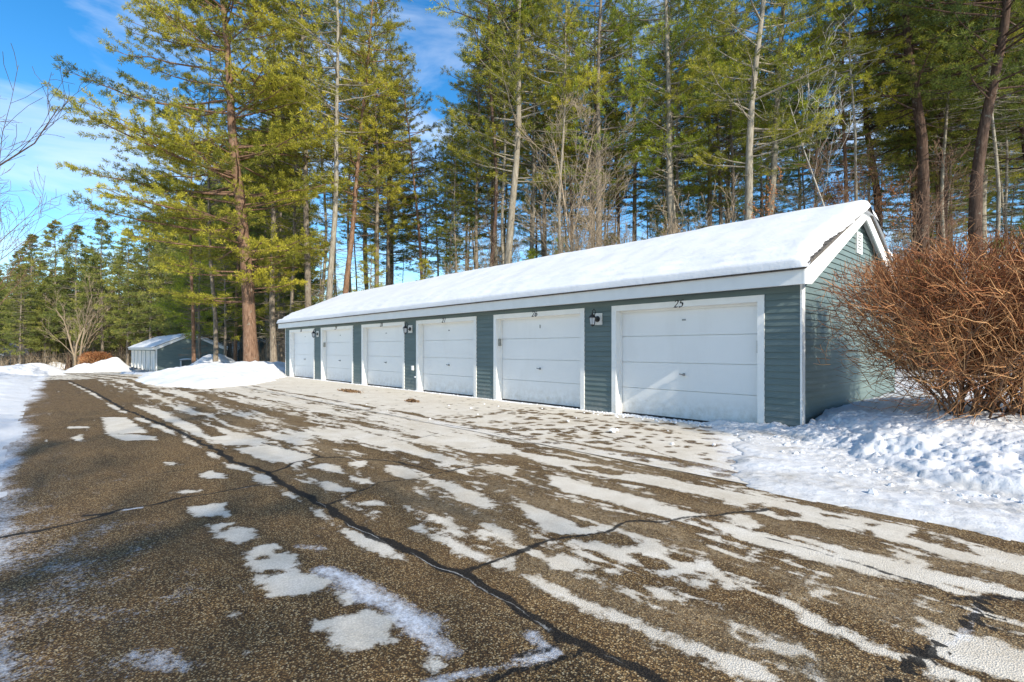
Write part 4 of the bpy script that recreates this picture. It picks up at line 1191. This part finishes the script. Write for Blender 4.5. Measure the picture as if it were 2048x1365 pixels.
# big trees that the picture singles out
b, e = lean(500, 700, 452, 100, 30); put(pA, b, e, 0.3, 1, 'tallest reddish-barked pine with long limbs over the road, left of the numbered garage', 'pine tree')
named = [
 (pC, 428, 600, 420, 100, 38, 1.0, .9, 'slim pine trunk just left of the big reddish pine', {'trunk': 'bark_grey'}),
 (pB, 612, 620, 604, 100, 33, 2.2, 1.0, 'straight grey pine rising behind the far end of the roof', {}),
 (pC, 662, 590, 666, 100, 31, 4.0, 1.08, 'pale grey-barked pine, second behind the far end of the roof', {'trunk': 'bark_pale'}),
 (pB, 696, 570, 722, 280, 34, 5.1, .95, 'pine with a stem leaning right above the far third of the roof', {'trunk': 'bark_red'}),
 (pE, 836, 520, 806, 160, 37, .4, .84, 'reddish slender pine left of the blue gap in the treetops', {'trunk': 'bark_red', 'crown': 'needle'}),
 (pD, 1012, 480, 1034, 100, 31, 2.6, 1.0, 'broad-crowned pine with big pale limbs right of the blue gap', {'crown': 'needle'}),
 (pC, 1058, 470, 1062, 100, 36, 3.3, 1.0, 'thin pine close behind the broad-crowned one', {'trunk': 'bark_pale'}),
 (pE, 1142, 450, 1140, 100, 41, 1.4, 1.05, 'dark pine between the broad-crowned pine and the pale trunk', {}),
 (pB, 1344, 440, 1336, 60, 30, .9, 1.05, 'pine with a pale straight trunk above the middle of the roof', {'trunk': 'bark_pale', 'crown': 'needle_bright'}),
 (pC, 1432, 400, 1424, 60, 37, 2.9, 1.0, 'slender pine left of the thickest pale pine', {}),
 (pD, 1506, 430, 1526, 40, 25.5, 5.3, .92, 'thickest pale pine with bright green sprays behind the roof', {}),
 (pB, 1538, 430, 1562, 40, 29, 3.9, 1.1, 'pine standing right beside the thickest pale one', {'trunk': 'bark_pale', 'crown': 'needle_bright'}),
 (pE, 1832, 420, 1824, 60, 36, 4.4, 1.1, 'dark pine behind the peak of the near gable, to its right', {}),
 (pC, 1880, 420, 1874, 60, 40, .2, 1.05, 'thin dark pine over the red-brown shrub', {'crown': 'needle_dark', 'trunk': 'bark_dark'}),
 (pG, 1972, 430, 1996, 100, 24, 1.7, 1.0, 'thick dark crooked pine above the right part of the shrub', {}),
 (pG, 2052, 430, 2046, 100, 31, 4.7, .95, 'dark pine cut by the right edge of the picture', {}),
]
for (p, x0, y0, x1, y1, Y, sp, scl, lb, mt) in named:
    b, e = lean(x0, y0, x1, y1, Y); put(p, b, e, sp, scl, lb, 'pine tree', None, {k: M[v] for k, v in mt.items()})
# the wood behind: copies scattered beyond the garage
rng = np.random.default_rng(77)
spots = []
def free(p, dmin):
    for q in spots:
        if (q[0]-p[0])**2+(q[1]-p[1])**2 < dmin**2: return False
    return True
kinds = [pB, pC, pD, pE, pG, pH, pI]
cnt = 0
for i in range(900):
    if cnt >= 92: break
    px = rng.uniform(585, 2250); Y = rng.uniform(29, 60)
    if px > 1600: Y = rng.uniform(26, 56)
    if 815 < px < 905: continue
    p = W(px, Y)
    if p.y < 19 or not free(p, 2.4): continue
    spots.append((p.x, p.y)); cnt += 1
    dark = px > 1560
    k = rng.choice([5, 3, 6, 5, 4] if dark else [5, 6, 5, 6, 1, 0, 5])
    mt = {}
    if dark: mt['crown'] = M['needle_dark'] if rng.random() < .65 else M['needle']
    elif rng.random() < .25: mt['crown'] = M['needle_dark']
    elif rng.random() < .4: mt['crown'] = M['needle_bright']
    if rng.random() < .3: mt['trunk'] = M['bark_pale'] if rng.random() < .5 else M['bark_dark']
    s_ = rng.uniform(.78, 1.1)
    if 790 < px < 940: s_ = .55
    put(kinds[k], p, None, rng.uniform(0, 6.28), s_, 'pine standing deeper in the wood behind the long garage roof', 'pine tree', GB, mt)
for px, Y, kk, s_ in ((872, 40, pC, .62), (905, 36, pH, .62), (928, 42, pB, .72), (955, 35, pC, .86), (978, 44, pB, .9), (748, 38, pB, .9), (782, 40, pC, .84), (1000, 38, pH, 1.0), (1095, 40, pB, 1.0), (1190, 36, pC, 1.0), (1262, 39, pB, 1.0), (890, 48, pE, .66), (850, 46, pC, .62)):
    put(kk, W(px, Y), None, rng.uniform(0, 6), s_, 'pine standing deeper in the wood behind the long garage roof', 'pine tree', GB, {'crown': M['needle']})
# young pines low behind the roof
for px, Y, s_, mt in ((1065, 27, .46, 'needle_bright'), (740, 36, .62, 'needle'), (905, 38, .60, 'needle'), (1000, 40, .66, 'needle'), (1225, 36, .66, 'needle_dark'), (640, 38, .7, 'needle'), (1690, 36, .72, 'needle_dark'),
                      (1905, 19.5, .30, 'needle_bright'), (1840, 22, .36, 'needle_bright'), (1990, 22, .42, 'needle_dark'), (560, 44, .8, 'needle'), (1120, 33, .6, 'needle_bright'), (2060, 26, .6, 'needle_dark'), (850, 33, .5, 'needle')):
    put(pL, W(px, Y), None, rng.uniform(0, 6), s_, 'young pine whose branches show just above the long garage roof', 'pine tree', 'young pines behind the roof', {'crown': M[mt]})
# left wood: beyond the distant garage
for (px, top, Y, k, lb) in ((205, 432, 78, 0, 'pointed spruce above the left snow pile'), (150, 448, 84, 1, 'spruce with a thin tip left of the pointed one'), (108, 440, 88, 0, 'spruce near the bare fan-shaped tree'), (62, 470, 92, 1, 'spruce far left beyond the end of the road'),
                            (255, 452, 74, 1, 'bushy spruce above the left end of the distant garage'), (300, 430, 72, 0, 'spruce right above the distant garage roof'), (350, 400, 66, 1, 'tall spruce behind the peak of the distant garage'), (395, 380, 60, 0, 'spruce between the distant garage and the slim trunk')):
    Hh = CAM_H+(HZ-top)*Y/F-float(terr(Y)); p = pS if k == 0 else pT
    put(p, W(px, Y), None, rng.uniform(0, 6), Hh/(24 if k == 0 else 22), lb, 'spruce tree')
cnt = 0; spots = []
for i in range(600):
    if cnt >= 84: break
    px = rng.uniform(-120, 590); Y = rng.uniform(78, 125) if px < 250 else rng.uniform(58, 105)
    if 250 <= px < 300 and Y < 78: continue
    p = W(px, Y)
    if not free(p, 2.4) or (p.y < 17 and p.x > -92 and px > 240): continue
    spots.append((p.x, p.y)); cnt += 1
    top = np.interp(px, [-100, 0, 60, 250, 330, 420, 600], [520, 505, 500, 480, 430, 330, 200])+rng.uniform(-8, 60)
    Hh = CAM_H+(HZ-top)*Y/F+1.5
    k = rng.integers(3)
    pr, h0 = ((pS, 24), (pT, 22), (pC, 28))[k]
    put(pr, p, None, rng.uniform(0, 6), Hh/h0, 'conifer in the wood beyond the distant garage', 'conifer', 'conifers in the far left wood', {'crown': M['needle_blue']})
# mid-distance pines filling between the reddish pine and the roof end
for px, Y, pr, s_, mt in ((548, 34, pB, .92, 'needle'), (388, 40, pE, .85, 'needle_dark'), (640, 38, pH, 1.0, 'needle'), (560, 46, pB, .95, 'needle'), (535, 52, pC, 1.0, 'needle_dark'), (470, 50, pE, 1.0, 'needle_dark'), (400, 47, pL, 1.0, 'needle_bright'), (385, 52, pL, 1.15, 'needle_bright'), (450, 44, pL, .9, 'needle'), (585, 40, pC, .95, 'needle'), (770, 42, pB, .92, 'needle'), (735, 44, pC, .95, 'needle')):
    put(pr, W(px, Y), None, rng.uniform(0, 6), s_, 'pine in the gap between the big reddish pine and the garage roof end', 'pine tree', 'pines beside the reddish pine', {'crown': M[mt]})
# leafless trees and thickets
def bare_put(p, px, Y, sp, s_, lb, grp=None, mt=None, cat='bare tree', top=None):
    put(p, W(px, Y), top, sp, s_, lb, cat, grp, mt)
bare_put(bF, 152, 74, .5, 1.0, 'pale leafless tree fanning out above the left snow pile')
bare_put(bR, 1686, 24.5, 1.1, 1.4, 'slim white-barked leafless tree behind the near gable', cat='birch tree')
b = W(1762, 24); put(bC, W(1745, 19.5), W(1880, 19.5, 8.5), .7, .8, 'thin grey leaning tree right of the gable peak', 'bare tree')
bare_put(bO, 1760, 34, .4, 1.25, 'oak sapling with orange dead leaves high among the dark pines', cat='oak tree')
bare_put(bO, 1600, 27, 2.4, .72, 'small oak with orange dead leaves right of the thickest pine', cat='oak tree')
g = 'leafless saplings behind the garage roof'
cnt = 0
for i in range(56):
    px = rng.uniform(880, 2120); Y = rng.uniform(24, 42); p = W(px, Y)
    if p.y < 17: continue
    pr = [bB, bC, bD, bA, bB][rng.integers(5)]
    cnt += 1
    mt = M['bark_tan'] if px < 1500 or rng.random() < .3 else M['bark_twig']
    put(pr, p, None, rng.uniform(0, 6), rng.uniform(.7, 1.15), 'leafless sapling among the pines behind the long garage', 'bare tree', g, {'trunk': mt, 'twigs': mt})
for i in range(34):
    px = rng.uniform(-60, 880); Y = rng.uniform(40, 70) if px > 430 else rng.uniform(84, 110); p = W(px, Y)
    if p.y < 17 and p.x > -86: continue
    pr = [bB, bC, bD, bA][rng.integers(4)]; mt = M['bark_tan'] if rng.random() < .6 else M['bark_twig']
    put(pr, p, None, rng.uniform(0, 6), rng.uniform(.6, 1.1)*(1.25 if px < 430 else 1), 'leafless sapling low in the left wood', 'bare tree', 'leafless saplings in the left wood', {'trunk': mt, 'twigs': mt})
# bare tree reaching in from the left, and the two whose shadows cross the road
put(bA, W(-262, 14), None, .3, 1.15, 'leafless tree whose thin dark twigs reach in at the top left corner', 'bare tree', None, {'trunk': M['bark_dark'], 'twigs': M['bark_dark']})
put(bC, W(-110, 24), None, 2.6, 1.35, 'reddish leafless tree at the left edge, below and behind the nearer twigs', 'bare tree', None, {'trunk': M['bark_twig'], 'twigs': M['bark_twig']})
put(bA, W(-30, 38), None, 4.6, 1.1, 'low tan leafless tree at the left edge in front of the spruces', 'bare tree')
put(bN, (9.8, -4.4, .1), None, 1.9, 1.0, 'leafless tree behind the viewer on the right of the road', 'bare tree')
put(bN, (13.5, -4.8, .1), None, 4.1, 1.25, 'leafless tree well behind the viewer', 'bare tree')
# far-off wood closing the horizon
m = MB(); C = []; T = []
tb = MB()
for i in range(620):
    px = rng.uniform(-500, 620) if i % 3 else rng.uniform(600, 3000); Y = rng.uniform(112, 150) if px < 600 else rng.uniform(72, 95)
    p = W(px, Y); h = rng.uniform(10, 17) if px < 600 else rng.uniform(9, 17)
    if px > 600: h *= .62
    tb.tube([(p.x, p.y, p.z-.3), (p.x+rng.normal(0, .3), p.y, p.z+h)], [.16, .04], 4, False)
    n = int(60)
    z = h*rng.uniform(.0 if px < 620 else .15, 1, n); r = (1-z/h)*2.6+.3; a = rng.uniform(0, 6.28, n)
    for k in range(n): C.append((p.x+r[k]*math.cos(a[k]), p.y+r[k]*math.sin(a[k]), p.z+z[k])); T.append(.35)
C = np.array(C); tufts(m, C, rng.normal(size=C.shape)*[1, 1, .3], 4, .9, .35, .8, rng, np.array(T)+rng.normal(0, .15, len(T)))
fw = empty('far_wood'); tag(fw, kind='stuff')
fw2 = m.build('far_wood', M['needle_dark'], None, False, 'tint'); bpy.data.objects.remove(fw)
tag(fw2, kind='stuff'); tr_ = tb.build('trunk', M['bark_grey'], fw2)
# brush: fine tangle under the trees
m = MB()
for i in range(5200):
    if i % 2: px = rng.uniform(780, 2300); Y = rng.uniform(21, 46)
    else: px = rng.uniform(-100, 620); Y = rng.uniform(78, 112) if px < 430 else rng.uniform(40, 80)
    p = W(px, Y)
    if p.y < 16.5 and p.x > -88: continue
    h = rng.uniform(.8, 4.2)*(1.0 if i % 2 else .8); d = np.array([rng.normal(0, .35), rng.normal(0, .35), 1.])
    q = np.array([p.x, p.y, p.z]); r = .010 if i % 2 else .022
    m.tube([q, q+d*h*.5, q+d*h+rng.normal(0, .2, 3)], [r, r*.8, r*.4], 3, False)
    for k in range(3):
        a = rng.uniform(.3, .9); s = q+d*h*a; dd = unit(d*.6+rng.normal(0, .6, 3)); m.tube([s, s+dd*h*.4], [r*.7, r*.35], 3, False)
tag(m.build('undergrowth', M['bark_tan'], None), kind='stuff')

# ---- small things at the far left
c = W(137, 84); r = empty('tree_stump', c); tag(r, 'dark broken stump at the end of the road between snow piles', 'tree stump')
m = MB(); m.tube([(0, 0, -.2), (.05, 0, .6), (-.05, .05, 1.5), (.05, 0, 2.2)], [.55, .42, .36, .18], 9); m.tube([(0, 0, 1.4), (.35, -.1, 2.1), (.4, -.1, 2.7)], [.16, .1, .04], 6); m.build('trunk', M['bark_dark'], r, True)
c = W(21, 62); m = MB(); m.tube([(0, 0, -.2), (.02, 0, 2.6)], [.035, .03], 6)
o = m.build('snow_stake', M['black'], None); o.location = c; tag(o, 'thin dark snow stake standing in the left snow pile', 'stake')
c = W(100, 96)
r = empty('utility_box', (c.x, c.y, c.z)); tag(r, 'pale green utility cabinet behind the left snow pile', 'utility box')
m = MB(); m.box(-.9, .9, -.7, .7, 0, 1.7); m.box(-1.0, 1.0, -.8, .8, 1.7, 1.8); m.build('cabinet', M['siding_end'], r)
m = MB(); m.box(-.95, .95, -.75, .75, 1.802, 1.95); m.build('snow_cap', M['snow'], r)
# house at the far left edge
def small_house(c, rz):
    r = empty('house', c, rz); tag(r, 'pale gabled house cut by the left edge behind the snow', 'house')
    m = MB(); m.prism([(-4, 0), (4, 0), (4, 2.6), (0, 4.5), (-4, 2.6)], 'y', 0, 9); m.build('wall', M['siding_end'], r)
    for sg in (-1, 1):
        m = MB(); m.prism([(sg*4.5, 2.45), (0, 4.56), (0, 4.76), (sg*4.5, 2.65)], 'y', -.4, 9.4); m.build('roof', M['trim'], r)
        m = MB(); m.prism([(sg*4.5, 2.66), (0, 4.77), (0, 5.0), (sg*4.4, 2.85)], 'y', -.42, 9.42); m.build('snow_cap', M['roof_snow'], r)
    m = MB(); m.box(1.0, 2.2, -.04, -.003, .9, 2.0); m.build('window', M['trim'], r); m = MB(); m.box(1.1, 2.1, -.06, -.045, 1.0, 1.9); m.build('window_pane', M['black'], r)
c = W(-48, 92); small_house((c.x, c.y, c.z-.5), math.radians(60))

# ================================================================== SKY, SUN, CAMERA
w = bpy.data.worlds.new('World'); sc.world = w; w.use_nodes = True
nt = w.node_tree; bg = nt.nodes['Background']
sky = nt.nodes.new('ShaderNodeTexSky'); sky.sky_type = 'NISHITA'; sky.sun_disc = False
SD = Vector((1, -.122, .586)).normalized()
sky.sun_elevation = math.asin(SD.z); sky.sun_rotation = math.atan2(SD.x, SD.y)
sky.altitude = 200; sky.air_density = 1.0; sky.dust_density = .35; sky.ozone_density = 1.6
tc = nt.nodes.new('ShaderNodeTexCoord'); mp = nt.nodes.new('ShaderNodeMapping'); nt.links.new(tc.outputs['Generated'], mp.inputs[0])
mp.inputs['Scale'].default_value = (1.6, 1.6, 6.5); mp.inputs['Rotation'].default_value = (.25, .12, .3)
nz = nt.nodes.new('ShaderNodeTexNoise'); nz.inputs['Scale'].default_value = 1.25; nz.inputs['Detail'].default_value = 8; nz.inputs['Roughness'].default_value = .55; nz.inputs['Distortion'].default_value = .5
nt.links.new(mp.outputs[0], nz.inputs['Vector'])
mr = nt.nodes.new('ShaderNodeMapRange'); nt.links.new(nz.outputs['Fac'], mr.inputs[0])
mr.inputs[1].default_value = .50; mr.inputs[2].default_value = .78; mr.inputs[3].default_value = 0; mr.inputs[4].default_value = .75
hs = nt.nodes.new('ShaderNodeHueSaturation'); hs.inputs['Saturation'].default_value = 1.42; nt.links.new(sky.outputs[0], hs.inputs['Color'])
mx = nt.nodes.new('ShaderNodeMix'); mx.data_type = 'RGBA'; nt.links.new(mr.outputs[0], mx.inputs[0]); nt.links.new(hs.outputs[0], mx.inputs[6]); mx.inputs[7].default_value = (5.2, 5.6, 6.2, 1)
nt.links.new(mx.outputs[2], bg.inputs['Color']); bg.inputs['Strength'].default_value = .15

L = bpy.data.lights.new('sun', 'SUN'); L.energy = 4.5; L.angle = math.radians(.53); L.color = (1, .915, .78)
lo = bpy.data.objects.new('sun', L); COL.objects.link(lo); lo.rotation_euler = SD.to_track_quat('Z', 'Y').to_euler()

cd = bpy.data.cameras.new('camera'); cam = bpy.data.objects.new('camera', cd); COL.objects.link(cam)
cam.location = (0, 0, CAM_H); cam.rotation_euler = (PI/2, 0, math.asin(CT)); cd.lens = 18; cd.sensor_width = 36
cd.shift_y = (HZ-682.5)/2048.0; cd.clip_start = .05; cd.clip_end = 3000
sc.camera = cam
sc.view_settings.view_transform = 'Standard'; sc.view_settings.look = 'None'; sc.view_settings.exposure = .60; sc.view_settings.gamma = 1
sc.render.resolution_x = 1024; sc.render.resolution_y = 682
